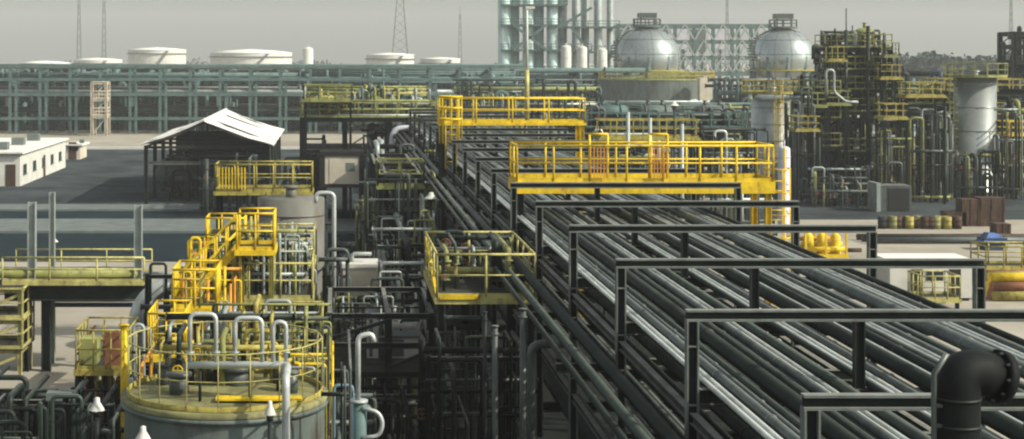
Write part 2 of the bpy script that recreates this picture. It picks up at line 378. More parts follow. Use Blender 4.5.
def vvessel(label, x, y, z0, z1, r, m, name='process_column', cat='column', bands=4, ring=None, rm='yellow_old', lad=None, head=True, group=None, n=28, detail=False, cap=None):
    T = thing(name, label, cat, (x, y, z0), group)
    hd = r * .5 if head else .02
    prof = [(r * 1.02, 0), (r * 1.02, .5), (r, .52), (r, z1 - z0 - hd)]
    if head: prof += [(r * .93, z1 - z0 - hd * .7), (r * .75, z1 - z0 - hd * .36), (r * .45, z1 - z0 - hd * .1), (0.0, z1 - z0)]
    else: prof += [(0, z1 - z0)]
    part(T, 'shell', MB().lathe((x, y, z0), prof, n), m)
    for i in range(bands):
        zz = z0 + (z1 - z0 - hd) * (i + .7) / bands
        part(T, 'band', MB().lathe((x, y, zz), [(r, -.04), (r + .035, -.03), (r + .035, .03), (r, .04)], n), m)
    nz = MB(); nz.tube([(x, y, z1 - .1), (x, y, z1 + .4)], r * .16, 8); flange(nz, (x, y, z1 + .4), r * .16, 'Z'); part(T, 'nozzle', nz, m)
    for z in (ring or []):
        ro = r + .85; mb = MB(); mb.lathe((x, y, z), [(r + .01, 0), (ro, 0), (ro, -.14), (r + .01, -.14)], n); part(T, 'ring_platform', mb, rm)
        railing(T, [(x + ro * math.cos(a * math.pi / 8), y + ro * math.sin(a * math.pi / 8), z) for a in range(16)], rm, 1.1, 1.0, .03, True, True, detail)
    if lad: ladder(T, (x + lad[0], y + lad[1], z0), lad[2], rm, cage=True)
    return T
def pump(label, x, y, z, m, s=1.0, group='pump sets on the dark pad'):
    T = thing('pump_set', label, 'pump', (x, y, z), group)
    part(T, 'base_plate', MB().box(x - .8 * s, x + .8 * s, y - .3 * s, y + .3 * s, z, z + .14 * s), 'concrete')
    part(T, 'motor', MB().lathe((x - .35 * s, y, z + .5 * s), [(0, -.4 * s), (.24 * s, -.38 * s), (.26 * s, -.2 * s), (.26 * s, .3 * s), (.1 * s, .34 * s), (.08 * s, .55 * s), (0, .55 * s)], 14, 'X'), m)
    part(T, 'casing', MB().lathe((x + .45 * s, y, z + .5 * s), [(0, -.18 * s), (.3 * s, -.16 * s), (.32 * s, .1 * s), (.14 * s, .16 * s), (.14 * s, .36 * s), (0, .36 * s)], 14, 'X'), 'pipe_grey')
    part(T, 'discharge_pipe', MB().pipe([(x + .45 * s, y, z + .7 * s), (x + .45 * s, y, z + 1.6 * s), (x + .45 * s, y + .9 * s, z + 1.6 * s)], .09 * s, 8), 'pipe_grey')
    for q in (-.35, .45): part(T, 'foot', MB().box(x + (q - .15) * s, x + (q + .15) * s, y - .18 * s, y + .18 * s, z + .14 * s, z + .3 * s), 'dark_steel')
    return T
def manifold(label, x0, x1, y0, y1, z0, z1, n, mats, rmin=.05, rmax=.14, valves=4, seed=0, name='piping_manifold', group=None, wm='rust_red', sup=True, horiz=None):
    """welded group of headers, risers and valves"""
    rnd = random.Random(seed); T = thing(name, label, 'piping', ((x0 + x1) / 2, (y0 + y1) / 2, z0), group)
    hz = horiz or max(2, n // 4); hs_ = []
    for i in range(hz):
        r = rnd.uniform(rmin * 1.1, rmax * 1.1); z = z0 + (z1 - z0) * (i + .5 + rnd.uniform(-.25, .25)) / hz; y = rnd.uniform(y0, y1)
        mb = MB(); m = rnd.choice(mats)
        mb.tube([(x0, y, z), (x1, y, z)], r, 10); hs_.append((y, z, r))
        for k in range(rnd.randint(1, 3)): flange(mb, (rnd.uniform(x0 + .2, x1 - .2), y, z), r, 'X')
        flange(mb, (x0, y, z), r, 'X'); flange(mb, (x1, y, z), r, 'X')
        part(T, 'header', mb, m)
    for i in range(n):
        r = rnd.uniform(rmin, rmax); x = x0 + (x1 - x0) * (i + rnd.uniform(.1, .9)) / n; y = rnd.uniform(y0, y1); m = rnd.choice(mats)
        hy, hzz, hr = rnd.choice(hs_); top = rnd.uniform(z0 + (z1 - z0) * .45, z1); mb = MB()
        kind = rnd.random()
        if kind < .45: pts = [(x, y, z0), (x, y, max(top, hzz)), (x, hy, max(top, hzz)), (x, hy, hzz)] if top > hzz + .3 and abs(y - hy) > .3 else [(x, y, z0), (x, y, top)]
        elif kind < .8:
            x2 = min(x1, max(x0, x + rnd.choice((-1, 1)) * rnd.uniform(.5, 1.4))); pts = [(x, y, z0), (x, y, top), (x2, y, top), (x2, y, z0 + (top - z0) * rnd.uniform(0, .6))]
        else: pts = [(x, y, z0), (x, y, top), (x, y1, top)]
        mb.pipe(pts, r, 9); zz = rnd.uniform(z0 + .3, top - .15); flange(mb, (x, y, zz), r, 'Z'); flange(mb, (x, y, zz * .6 + z0 * .4), r, 'Z')
        part(T, 'riser', mb, m)
        if i < valves: valve(T, (x, y, z0 + (top - z0) * rnd.uniform(.35, .8)), r * 1.1, 'Z', rnd.choice(mats), wm)
    if sup:
        for x in (x0 + .15, x1 - .15):
            part(T, 'support', MB().hsec((x, (y0 + y1) / 2, z0), (x, (y0 + y1) / 2, z1 * .9 + z0 * .1), .14, .14, .015, 'Y'), 'dark_steel')
        part(T, 'support_beam', MB().hsec((x0 + .2, (y0 + y1) / 2, z1 * .9 + z0 * .1 - .1), (x1 - .2, (y0 + y1) / 2, z1 * .9 + z0 * .1 - .1), .14, .14, .015, 'Y'), 'dark_steel')
    return T
ORDW = 'first second third fourth fifth sixth seventh eighth ninth tenth eleventh twelfth thirteenth fourteenth fifteenth sixteenth seventeenth eighteenth nineteenth twentieth'.split()
for _t, _te in (('twenty', 'thirtieth'), ('thirty', 'fortieth'), ('forty', 'fiftieth'), ('fifty', 'sixtieth')): ORDW += [_t + '-' + q for q in ORDW[:9]] + [_te]
# ================================================================== SETTING
def sheet(x0, x1, y0, y1, z): return MB().add([(x0, y0, z), (x1, y0, z), (x1, y1, z), (x0, y1, z)], [(0, 1, 2, 3)])
struct('ground', sheet(-1900, 1900, -200, 2200, 0), 'sand')
struct('yard_asphalt', sheet(-42, 3, 129, 206, .006), 'asphalt')
struct('road', sheet(-160, 5, 94, 109, .006), 'road')
struct('process_pad', sheet(-30, 13.5, 5, 58, .006), 'shade_pad')
struct('rack_strip', sheet(3.5, 13.5, 58, 125, .010), 'shade_pad')
struct('unit_pad', sheet(-8, 3.4, 60, 93, .010), 'asphalt')
struct('pavement', MB().box(-160, 3, 109.3, 117.5, -.2, .13), 'concrete')
struct('kerb', MB().box(-160, 3, 109.0, 109.3, -.2, .16), 'concrete')
struct('far_kerb', MB().box(-42, 3, 206, 206.8, -.2, .3), 'white')
struct('service_lane', sheet(-160, 3, 117.5, 124.5, .008), 'road')
struct('inner_kerb', MB().box(-160, 3, 124.5, 128.9, -.2, .14), 'concrete')
struct('unit_road', sheet(-10, 160, 150, 158, .012), 'asphalt')
struct('plant_ground', sheet(12, 130, 118, 149, .012), 'asphalt')

# ================================================================== MAIN PIPE RACK
RX0, RX1, ZT, ZD, ZM, ZL = 5.3, 11.95, 8.22, 7.05, 5.0, 3.0
FY = [18.06 + 6 * k for k in range(-1, 18)]
SIDE = {0: 'just outside the bottom right corner'}
for k, y in enumerate(FY):
    nm = 'nearest' if k == 0 else ORDW[k]
    lab = f'{nm} steel portal frame from the camera over the pipe rack'
    T = thing('portal_frame', lab, 'frame', ((RX0 + RX1) / 2, y, 0), 'portal frames carrying the pipe rack')
    for x in (RX0, RX1):
        mb = MB()
        for z in (ZT - .55, ZD - .25, ZD - .9, ZM - .2): mb.box(x - .088, x + .088, y - .085, y + .085, z, z + .02)
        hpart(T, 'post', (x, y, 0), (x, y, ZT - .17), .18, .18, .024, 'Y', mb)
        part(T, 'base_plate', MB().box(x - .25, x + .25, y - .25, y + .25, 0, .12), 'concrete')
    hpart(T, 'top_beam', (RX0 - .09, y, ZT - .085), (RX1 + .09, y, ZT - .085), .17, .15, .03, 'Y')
    for z in (ZD, ZM, ZL): part(T, 'pipe_beam', MB().hsec((RX0 + .11, y, z - .125), (RX1 - .11, y, z - .125), .24, .2, .022, 'Y'), 'dark_steel')
    part(T, 'hanger_post', MB().hsec((7.78, y, ZD), (7.78, y, ZT - .17), .15, .15, .018, 'Y'), 'dark_steel')
    part(T, 'bracket', MB().hsec((4.1, y, 6.2), (RX0 - .11, y, 6.2), .16, .14, .016, 'Y'), 'dark_steel')
    if k < len(FY) - 1:
        for x in (RX0, RX1):
            for z in (ZD - .42, ZM - .6): part(T, 'strut', MB().hsec((x, y + .11, z), (x, FY[k + 1] - .11, z), .16, .12, .016, 'X'), 'dark_steel')
rnd = random.Random(3)
def rack_pipe(label, x, z, r, m, y0, y1, grp, ins=False):
    T = thing('rack_pipe', label, 'pipe', (x, (y0 + y1) / 2, z), grp)
    zc = z + r + .002
    mb = MB(); mb.tube([(x, y0, zc), (x, y1, zc)], r, 14); part(T, 'pipe_run', mb, m)
    yy = y0 + rnd.uniform(2, 9); j = 0
    while yy < min(y1, 75):
        f = MB()
        if ins: f.lathe((x, yy, zc), [(r, -.03), (r + .012, -.03), (r + .012, .03), (r, .03)], 14, 'Y'); nm = 'cladding_band'; yy += rnd.uniform(2.6, 3.2)
        else: flange(f, (x, yy, zc), r * .8, 'Y'); nm = 'flange'; yy += rnd.uniform(8, 22)
        part(T, nm, f, m)
    return T
x = RX0 + .22; i = 0; PW = []
while x < RX1 - .2 and i < 58:
    r = rnd.choice([.022, .026, .03, .034, .04, .045, .05, .055, .06, .07, .085])
    if i in (5, 19, 31): r = .125
    x += r
    if abs(x - 7.78) < r + .09: x = 7.78 + r + .10
    if x + r > RX1 - .13: break
    m = rnd.choice(['pipe_alu', 'pipe_grey', 'pipe_grey', 'pipe_dark', 'pipe_dark', 'pipe_dark', 'pipe_dark', 'pipe_green', 'pipe_green', 'galv', 'galv'])
    if m == 'galv': m = 'pipe_grey'
    if i % 5 in (0, 1, 3) and i not in (5, 19, 31): m = 'pipe_alu' if i % 5 == 3 else 'galv'; x -= r; r = rnd.choice([.026, .032, .04]); x += r
    PW.append((x, r, m)); x += r + rnd.uniform(.02, .075); i += 1
DESC = {'pipe_alu': 'aluminium-clad', 'pipe_grey': 'grey', 'pipe_dark': 'dark', 'pipe_green': 'grey-green', 'galv': 'bright galvanised'}
for i, (x, r, m) in enumerate(PW):
    s = 'thick' if r > .08 else 'thin' if r < .042 else 'medium'
    rack_pipe(f'{s} {DESC[m]} pipe, {ORDW[i]} from the left on the rack top deck', x, ZD, r, m, 9.5 - rnd.uniform(0, .8), 122 + rnd.uniform(-4, 3), 'pipes on the top deck of the rack', m == 'pipe_alu')
x = RX0 + .3; i = 0
while x < 10.5:
    r = rnd.choice([.06, .08, .1, .13, .16]); x += r; m = rnd.choice(['pipe_alu', 'pipe_grey', 'pipe_dark', 'pipe_green'])
    rack_pipe(f'{DESC[m]} pipe, {ORDW[i]} from the left on the rack middle deck', x, ZM, r, m, 10 + rnd.uniform(0, 1), 118, 'pipes on the middle deck of the rack')
    x += r + rnd.uniform(.08, .25); i += 1
x = RX0 + .35; i = 0
while x < 9:
    r = rnd.choice([.08, .1, .15, .18]); x += r; m = rnd.choice(['pipe_grey', 'pipe_dark', 'pipe_green'])
    rack_pipe(f'{DESC[m]} pipe, {ORDW[i]} from the left on the rack bottom deck', x, ZL, r, m, 12, 116, 'pipes on the bottom deck of the rack')
    x += r + rnd.uniform(.15, .4); i += 1
for i, (x, r, m, d) in enumerate([(4.25, .06, 'pipe_dark', 'outermost thin dark'), (4.52, .09, 'pipe_green', 'middle grey-green'), (4.90, .12, 'pipe_dark', 'innermost thick dark')]):
    rack_pipe(f'{d} pipe on the side brackets left of the rack', x, 6.28, r, m, 14, 118, 'pipes on the side brackets of the rack')

# crossover platforms over the rack
def crossover(label, px0, px1, pyd, Y, dep, m, sp, fa):
    x0, x1, z = XP(px0, Y), XP(px1, Y), ZP(pyd, Y)
    T = platform(label, x0, x1, Y, Y + dep, z, m, legs=False, sp=sp, r=.036, fascia=fa, dm='yellow_old', name='crossover_platform')
    for x in (x0 + .12, x1 - .12):
        for y in (Y + .12, Y + dep - .12):
            part(T, 'leg', MB().hsec((x, y, 0), (x, y, z - .06), .18, .18, .018, 'Y'), 'dark_steel' if x < 8 else m)
    return T, x0, x1, z
T, a, b, z = crossover('bright yellow crossover platform with handrails above the middle of the pipe rack', 517, 773, 182, 49.2, 1.9, 'yellow', 1.15, .36)
for px in (590, 650):                                      # gates and ladder hoops rising from the near rail
    xx = XP(px, 49.2); gp = MB()
    for q in range(6): gp.box(xx + q * .1, xx + q * .1 + .03, 49.11, 49.13, z + .12, z + 1.05)
    part(T, 'gate_panel', gp, 'orange')
    hp = MB()
    for q in (.0, .55): hp.tube([(xx + q, 49.3, z), (xx + q, 49.3, z + 1.45)], .04, 6)
    hp.tube([(xx, 49.3, z + 1.45), (xx + .55, 49.3, z + 1.45)], .04, 6); part(T, 'gate_hoop', hp, 'yellow')
ladder(T, (b + .35, 50.1, 0), z, 'yellow', cage=True)
T, a, b, z = crossover('dull yellow crossover platform at the far part of the pipe rack', 440, 585, 123, 73, 1.6, 'yellow', 1.5, .12)
hp = MB()
for zz in (z + .2, z + .7, z + 1.2): hp.ring((a + .45, 72.6, zz), .5, .05, 16, 6)
for k in range(8): hp.tube([(a + .45 + .5 * math.cos(k * .785), 72.6 + .5 * math.sin(k * .785), z - .9), (a + .45 + .5 * math.cos(k * .785), 72.6 + .5 * math.sin(k * .785), z + 1.25)], .03, 5)
part(T, 'ladder_cage', hp, 'yellow'); ladder(T, (a + .45, 72.3, z - 2), z, 'yellow')
pl = MB(); pl.tube([P(527, 96, 73.4), P(527, 66, 73.4)], .1, 8); o = thing('light_pole', 'tall thin white light pole rising from the far crossover platform', 'pole', P(527, 126, 73.4)); 
part(o, 'pole_base', MB().tube([P(527, 125.5, 73.4), P(527, 70, 73.4)], .10, 8), 'yellow_pale'); part(o, 'pole', MB().tube([P(527, 70, 73.4), P(527, 10, 73.4)], .06, 8, r1=.045), 'white')
part(o, 'lamp_head', MB().box(XP(527, 73.4) - .3, XP(527, 73.4) + .1, 71.3, 71.5, ZP(10, 73.4), ZP(10, 73.4) + .1), 'white')
# platform hung beside the rack (centre)
T = platform('pale yellow railed platform beside the left posts of the rack', XP(437, 41), XP(537, 41) - .05, 41, 46.2, ZP(298, 41), 'yellow_pale', sp=1.25, r=.032, dm='grating', legm='dark_steel')
manifold('dark valves and pipes crowding the pale yellow platform beside the rack', XP(445, 41), XP(528, 41), 42, 45.5, ZP(298, 41) + .002, ZP(250, 41), 18, ['pipe_dark', 'pipe_green', 'pale_steel', 'green_pale'], .03, .09, 8, 25, sup=False)
part(T, 'corner_gusset', MB().bar((XP(437, 41), 41.1, ZP(296, 41)), (XP(437, 41), 45.6, ZP(260, 41)), .08, .14), 'yellow')
part(T, 'near_kick_plate', MB().box(XP(440, 41), XP(478, 41), 40.9, 40.935, ZP(299, 41), ZP(294, 41)), 'yellow')
# big black loop in the right foreground
lo = thing('pipe_loop', 'large black upright pipe with flanged bent end in the right foreground', 'pipe', (6.2, 16.4, ZD))
mb = MB(); yl = 16.3; xl = XP(957, yl)
zl = ZP(369, yl)
mb.pipe([(xl, yl, 3.2), (xl, yl, zl), (xl + .46, yl + .12, zl - .10)], .225, 28, .34, 12); part(lo, 'elbow', mb, 'pipe_black')
q0 = Vector((xl + .46, yl + .12, zl - .10)); qd = (q0 - Vector((xl, yl, zl))).normalized(); part(lo, 'end_flange', MB().tube([q0 - qd * .05, q0 + qd * .05], .27, 28), 'pipe_black')
for k in range(10):
    u_, v_ = MB().frame(qd); a = k * math.pi / 5; bc = q0 + u_ * .25 * math.cos(a) + v_ * .25 * math.sin(a); part(lo, 'bolt', MB().tube([bc - qd * .08, bc + qd * .08], .016, 6), 'pipe_grey')
for zz in (ZP(398, yl), ZP(425, yl)): part(lo, 'weld_band', MB().lathe((xl, yl, zz), [(.225, -.015), (.236, -.015), (.236, .015), (.225, .015)], 24), 'pipe_dark')
part(lo, 'stay_bar', MB().tube([(xl - .27, yl - .1, 3.2), (xl - .27, yl - .1, ZP(372, yl)), (xl - .14, yl - .1, ZP(352, yl))], .03, 8), 'pipe_grey')
for zz in (405, 425): part(lo, 'stay_clip', MB().box(xl - .29, xl - .16, yl - .12, yl - .08, ZP(zz, yl), ZP(zz, yl) + .03), 'pipe_grey')

# ================================================================== LEFT FOREGROUND
# near tank
TX, TY, TR, TZ = -2.24, 33.0, 2.04, 5.13
T = thing('vertical_tank', 'squat green-grey round tank with olive top in the left foreground', 'tank', (TX, TY, 0))
part(T, 'shell', MB().lathe((TX, TY, 0), [(TR, 0), (TR, TZ - .02)], 64), 'tank_shell')
part(T, 'roof', MB().lathe((TX, TY, 0), [(TR + .05, TZ - .10), (TR + .07, TZ), (TR - .1, TZ + .015), (0, TZ + .12)], 64), 'tank_roof')
for z in (TZ - .16, TZ - 1.5, TZ - 3): part(T, 'stiffening_ring', MB().lathe((TX, TY, z), [(TR, -.05), (TR + .07, -.04), (TR + .07, .04), (TR, .05)], 64), 'tank_shell')
ring_pts = [(TX + (TR - .06) * math.cos(a * math.pi / 10), TY + (TR - .06) * math.sin(a * math.pi / 10), TZ + .02) for a in range(20)]
railing(T, ring_pts, 'yellow_pale', 1.1, 1.2, .013, False, True)
part(T, 'toe_ring', MB().lathe((TX, TY, TZ), [(TR - .08, .02), (TR - .08, .12), (TR - .05, .12), (TR - .05, .02)], 48), 'yellow_old')
part(T, 'walkway', MB().box(TX - .1, TX + 1.6, TY - 1.3, TY - .95, TZ + .10, TZ + .14), 'yellow')
for dx, dy, r in ((-.9, -.4, .2), (.2, .3, .28), (1.1, .7, .18), (-.4, 1.0, .22), (-1.3, .6, .15), (1.35, -.2, .14)):
    nz = MB(); nz.tube([(TX + dx, TY + dy, TZ), (TX + dx, TY + dy, TZ + .45)], r, 14); flange(nz, (TX + dx, TY + dy, TZ + .45), r * .9, 'Z'); part(T, 'nozzle', nz, 'pipe_grey')
ladder(T, (TX + TR + .15, TY, 0), TZ, 'yellow', 'X')
# vent header with inverted U pipes over the tank
T = thing('vent_header', 'pale horizontal header with inverted U vent pipes above the near tank', 'piping', P(237, 390, 33.6))
yh = 31.9; zh = ZP(365, yh)
part(T, 'header', MB().pipe([(XP(186, yh), yh, zh), (XP(288, yh), yh, zh), (XP(288, yh), yh - 1.3, zh), (XP(288, yh), yh - 1.3, 0)], .075, 12), 'galv')
for a, b, zt in ((190, 216, 314), (235, 262, 318), (273, 286, 322)):
    part(T, 'vent_loop', MB().pipe([(XP(a, yh), yh, zh), (XP(a, yh), yh, ZP(zt, yh)), (XP(b, yh), yh, ZP(zt, yh)), (XP(b, yh), yh, zh)], .045, 10, .14), 'galv')
for a in (190, 216, 235, 262, 286):
    f = MB(); flange(f, (XP(a, yh), yh, zh + .25), .06, 'Z'); part(T, 'flange', f, 'pale_steel')
for a in (200, 250): part(T, 'support', MB().tube([(XP(a, yh), yh, TZ + .05), (XP(a, yh), yh, zh)], .03, 8), 'dark_steel')
# fittings crowding the tank top and behind it
manifold('olive and yellow pipes and valves standing on the near tank roof', TX - 1.3, TX + 1.4, TY - .2, TY + 1.3, TZ + .05, TZ + 1.5, 18, ['green_pale', 'yellow_old', 'pipe_green', 'pipe_dark', 'pale_steel'], .03, .07, 8, 13, wm='yellow', sup=False)
manifold('tangle of pale and olive pipes standing behind the near tank roof', -3.1, -.1, 36, 38, 3.6, 6.6, 34, ['green_pale', 'pale_steel', 'pipe_green', 'yellow_old', 'pipe_dark'], 0.025, 0.06, 14, 11, wm='yellow', sup=False)
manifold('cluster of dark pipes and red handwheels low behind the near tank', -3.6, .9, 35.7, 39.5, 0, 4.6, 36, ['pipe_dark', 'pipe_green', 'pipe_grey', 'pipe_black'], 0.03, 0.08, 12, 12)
platform('small olive railed platform right of the near tank roof', XP(262, 36), XP(322, 36), 36.2, 38.4, ZP(368, 36), 'yellow_old', sp=.8, r=.024)
# middle platform with staircase and upper platform
PX0, PX1, PY0, PY1, PZ = XP(186, 50), XP(312, 50), 50, 53.5, ZP(299, 50)
T = platform('wide pale yellow platform with handrails below the yellow staircase', PX0, PX1, PY0, PY1, PZ, 'yellow_pale', sp=1.0, r=.03, openings='')
manifold('crowded valves and pipes standing on the wide pale yellow platform', PX0 + .6, PX1 - .2, 51, 53, PZ + .002, PZ + 1.9, 32, ['green_pale', 'pale_steel', 'pipe_green', 'pipe_dark'], 0.025, 0.06, 16, 21, wm='yellow', sup=False)
SX0, SZ0, SX1, SZ1 = XP(182, 49), ZP(303, 49), XP(238, 49), ZP(248, 49)
T = thing('yellow_staircase', 'steep bright yellow staircase climbing right beside the grey vessel', 'stairs', (SX0, 49, 0))
for y in (48.6, 49.5):
    part(T, 'stringer', MB().bar((SX0, y, SZ0), (SX1, y, SZ1), .05, .24), 'yellow')
    part(T, 'handrail', MB().pipe([(SX0, y, SZ0), (SX0, y, SZ0 + 1.0), (SX1, y, SZ1 + 1.0), (SX1, y, SZ1)], .032, 6, .1), 'yellow')
    part(T, 'middle_rail', MB().tube([(SX0, y, SZ0 + .5), (SX1, y, SZ1 + .5)], .026, 6), 'yellow')
    for k in range(1, 5): inst(T, 'baluster', ('bal',), lambda mb: mb.tube([(0, 0, 0), (0, 0, 1.0)], .028, 6), (SX0 + (SX1 - SX0) * k / 5, y, SZ0 + (SZ1 - SZ0) * k / 5), 'yellow')
for k in range(11):
    inst(T, 'tread', ('tread',), lambda mb: mb.box(-.12, .12, -.42, .42, -.02, .02), (SX0 + (SX1 - SX0) * (k + .5) / 11, 49.05, SZ0 + (SZ1 - SZ0) * (k + .5) / 11), 'yellow_old')
for xx, zz in ((SX0 + .1, SZ0), (SX1 - .1, SZ1)):
    for y in (48.6, 49.5): part(T, 'leg', MB().hsec((xx, y, 0), (xx, y, zz), .12, .12, .012, 'Y'), 'yellow_old')
for i, (pa, pb, pd, Y, m, d) in enumerate(((188, 226, 277, 51.6, 'yellow', 'middle yellow railed landing halfway up the yellow staircase'), (206, 244, 252, 52.6, 'yellow', 'upper yellow railed landing behind the yellow staircase'), (172, 200, 318, 46.2, 'yellow_old', 'low yellow railed step below the yellow staircase'))):
    platform(d, XP(pa, Y), XP(pb, Y), Y, Y + 1.5, ZP(pd, Y), m, sp=.45, r=.028, name='stair_landing')
manifold('yellow and orange small pipes crowding the yellow staircase', XP(190, 50), XP(250, 50), 50.1, 51.3, 0, ZP(232, 50), 26, ['yellow', 'yellow_old', 'orange', 'green_pale', 'pipe_dark'], .025, .055, 14, 26, wm='yellow', sup=False)
manifold('pale thin pipes in front of the wide pale yellow platform', XP(196, 45), XP(318, 45), 44.5, 46, 0, ZP(305, 45), 30, ['pale_steel', 'green_pale', 'yellow_old', 'pipe_dark', 'pipe_dark'], .025, .06, 12, 27, wm='yellow_old', sup=False)
platform('small yellow landing at the head of the yellow staircase', SX1, SX1 + 1.1, 48.4, 50.0, SZ1, 'yellow', sp=.5, r=.032, openings='l', name='stair_landing', legm='yellow_old', legw=.08)
platform('upper pale yellow platform in front of the grey upright vessel', XP(238, 55), XP(314, 55), 54.6, 56.8, ZP(262, 55), 'yellow_pale', sp=.7, r=.03)
manifold('valves and thin pipes on the upper platform before the grey vessel', XP(242, 55), XP(310, 55), 54.9, 56.4, ZP(262, 55) + .002, ZP(234, 55), 16, ['green_pale', 'pale_steel', 'pipe_dark', 'yellow_old'], .03, .08, 8, 24, wm='yellow', sup=False)
platform('small yellow railed box platform at the foot of the yellow staircase', XP(176, 47), XP(218, 47), 46.2, 48.2, ZP(304, 47), 'yellow', sp=.5, r=.034)
manifold('olive pipes and valves under the head of the yellow staircase', SX1 - .4, SX1 + 1.8, 50.3, 51.5, 0, ZP(212, 50), 16, ['green_pale', 'yellow_old', 'pipe_green', 'pale_steel'], 0.03, 0.06, 8, 23, wm='yellow', sup=False)
# grey vessel and platform over it
vvessel('dull grey upright vessel right of the yellow staircase', XP(291, 64), 64, 0, ZP(197, 64), 1.32, 'vessel_grey', name='upright_vessel', cat='vessel', bands=3, head=False, n=40)
T = platform('yellow railed platform just above the grey upright vessel', XP(216, 66.5), XP(312, 66.5), 66.2, 68.2, ZP(191, 66.5), 'yellow_old', sp=.8, r=.034, legm='dark_steel')
gp = MB()
for q in range(9): gp.box(XP(219, 66.2) + q * .13, XP(219, 66.2) + q * .13 + .05, 66.09, 66.12, ZP(191, 66.5) + .1, ZP(191, 66.5) + 1.0)
part(T, 'gate_panel', gp, 'yellow')
T = thing('riser_pipe', 'tall pale twin pipe standing right of the grey upright vessel', 'pipe', (XP(334, 61), 61, 0))
part(T, 'pipe_run', MB().pipe([(XP(334, 61), 61, 0), (XP(334, 61), 61, ZP(193, 61)), (XP(316, 61), 61, ZP(193, 61)), (XP(316, 61), 61, ZP(203, 61))], .085, 10), 'galv')
part(T, 'pipe_run', MB().tube([(XP(326, 61), 61.2, 0), (XP(326, 61), 61.2, ZP(200, 61))], .06, 8), 'pipe_grey')
for z in (2, 4, 5.6): part(T, 'clamp', MB().box(XP(325, 61), XP(336, 61), 61.0, 61.25, z, z + .06), 'dark_steel')
# left bridge
YB = 61
T = thing('pipe_bridge', 'pale olive walkway bridge on dark legs with two tall grey posts at far left', 'bridge', P(85, 375, YB))
for px in (30, 137): part(T, 'tall_post', MB().hsec((XP(px, YB), YB + .4, ZP(284, YB)), (XP(px, YB), YB + .4, ZP(203 if px == 30 else 206, YB)), .30, .28, .03, 'Y'), 'pale_steel')
part(T, 'tall_post', MB().hsec((XP(42, YB), YB + 2.2, 0), (XP(42, YB), YB + 2.2, ZP(197, YB)), .22, .22, .03, 'Y'), 'pale_steel')
for px in (24, 44): part(T, 'leg', MB().hsec((XP(px, YB), YB + .5, 0), (XP(px, YB), YB + .5, ZP(286, YB)), .34 if px == 44 else .2, .3, .03, 'Y'), 'dark_steel')
part(T, 'leg', MB().hsec((XP(137, YB), YB + .5, 0), (XP(137, YB), YB + .5, ZP(286, YB)), .22, .3, .03, 'Y'), 'dark_steel')
bx0, bx1, bz = XP(4, YB), XP(145, YB), ZP(281, YB)
part(T, 'deck', MB().box(bx0, bx1, YB - .3, YB + 2.4, bz - .08, bz), 'yellow_pale')
for y in (YB - .36, YB + 2.4): part(T, 'edge_beam', MB().box(bx0, bx1, y, y + .06, bz - .12, bz + .06), 'yellow_pale')
for y in (YB + .1, YB + 1.6): part(T, 'girder', MB().hsec((bx0, y, bz - .45), (bx1, y, bz - .45), .6, .3, .04, 'Y'), 'dark_steel')
railing(T, [(bx0, YB - .3, bz), (bx1, YB - .3, bz)], 'yellow_pale', .92, 1.6, .04); railing(T, [(bx0, YB + 2.3, bz), (bx1, YB + 2.3, bz)], 'yellow_pale', .92, 1.6, .03)
for i, (z, r, m, d) in enumerate(((bz + .25, .2, 'green_pale', 'thick olive'), (bz + .24, .18, 'pipe_grey', 'dusty grey'), (bz + .22, .06, 'yellow_old', 'thin yellowish'))):
    y = YB + .5 + i * .6
    single('bridge_pipe', f'{d} pipe lying on the walkway bridge at far left', 'pipe', MB().tube([(bx0 - 6, y, z - .02), (bx1 - .3, y, z - .02)], r, 10), m)
for i, (py, m, d) in enumerate(((292, 'pale_steel', 'upper pale'), (299, 'pipe_dark', 'middle dark'), (305, 'galv', 'lower bright'), (311, 'navy', 'lowest navy'))):
    single('under_bridge_pipe', f'{d} pipe running below the walkway bridge', 'pipe', MB().tube([(XP(48 if i else 56, YB), YB + .9 + .2 * i, ZP(py, YB)), (XP(132, YB), YB + .9 + .2 * i, ZP(py, YB))], .09, 10), m)
mb = MB(); mb.tube([P(6, 262, YB - .5), P(36, 262, YB - .5)], .05, 8)
T = steel_frame('pale yellow stair tower frame at the far left edge of the picture', [XP(-30, YB - 1), XP(20, YB - 1)], [YB - 1, YB + 1], [ZP(345, YB), ZP(315, YB), ZP(285, YB)], 'yellow_pale', cs=.14, bs=.14, rails=(ZP(345, YB), ZP(315, YB)), rm='yellow_pale', decks=(ZP(345, YB), ZP(315, YB), ZP(285, YB)), name='stair_tower')
# silver duct elbow
T = thing('silver_duct', 'fat silver bent duct dropping beside the end of the walkway bridge', 'duct', P(137, 335, 57))
yd = 57
part(T, 'duct', MB().pipe([P(200, 262, yd + 2), P(170, 283, yd), P(146, 298, yd), P(137, 318, yd), (P(137, 318, yd).x, yd, 0)], .33, 18, .8), 'galv')
for px, py, q in ((172, 282, 'X'), (137, 330, 'Z'), (137, 350, 'Z')):
    f = MB(); c = P(px, py, yd); f.lathe(c, [(.33, -.05), (.40, -.05), (.40, .05), (.33, .05)], 18, q); part(T, 'flange', f, 'galv')
manifold('small bright fittings and pale pipes around the bent silver duct', XP(140, 55), XP(196, 55), 55, 56.5, 0, ZP(262, 55), 20, ['galv', 'pale_steel', 'pipe_dark', 'pipe_green'], 0.035, 0.08, 10, 31)
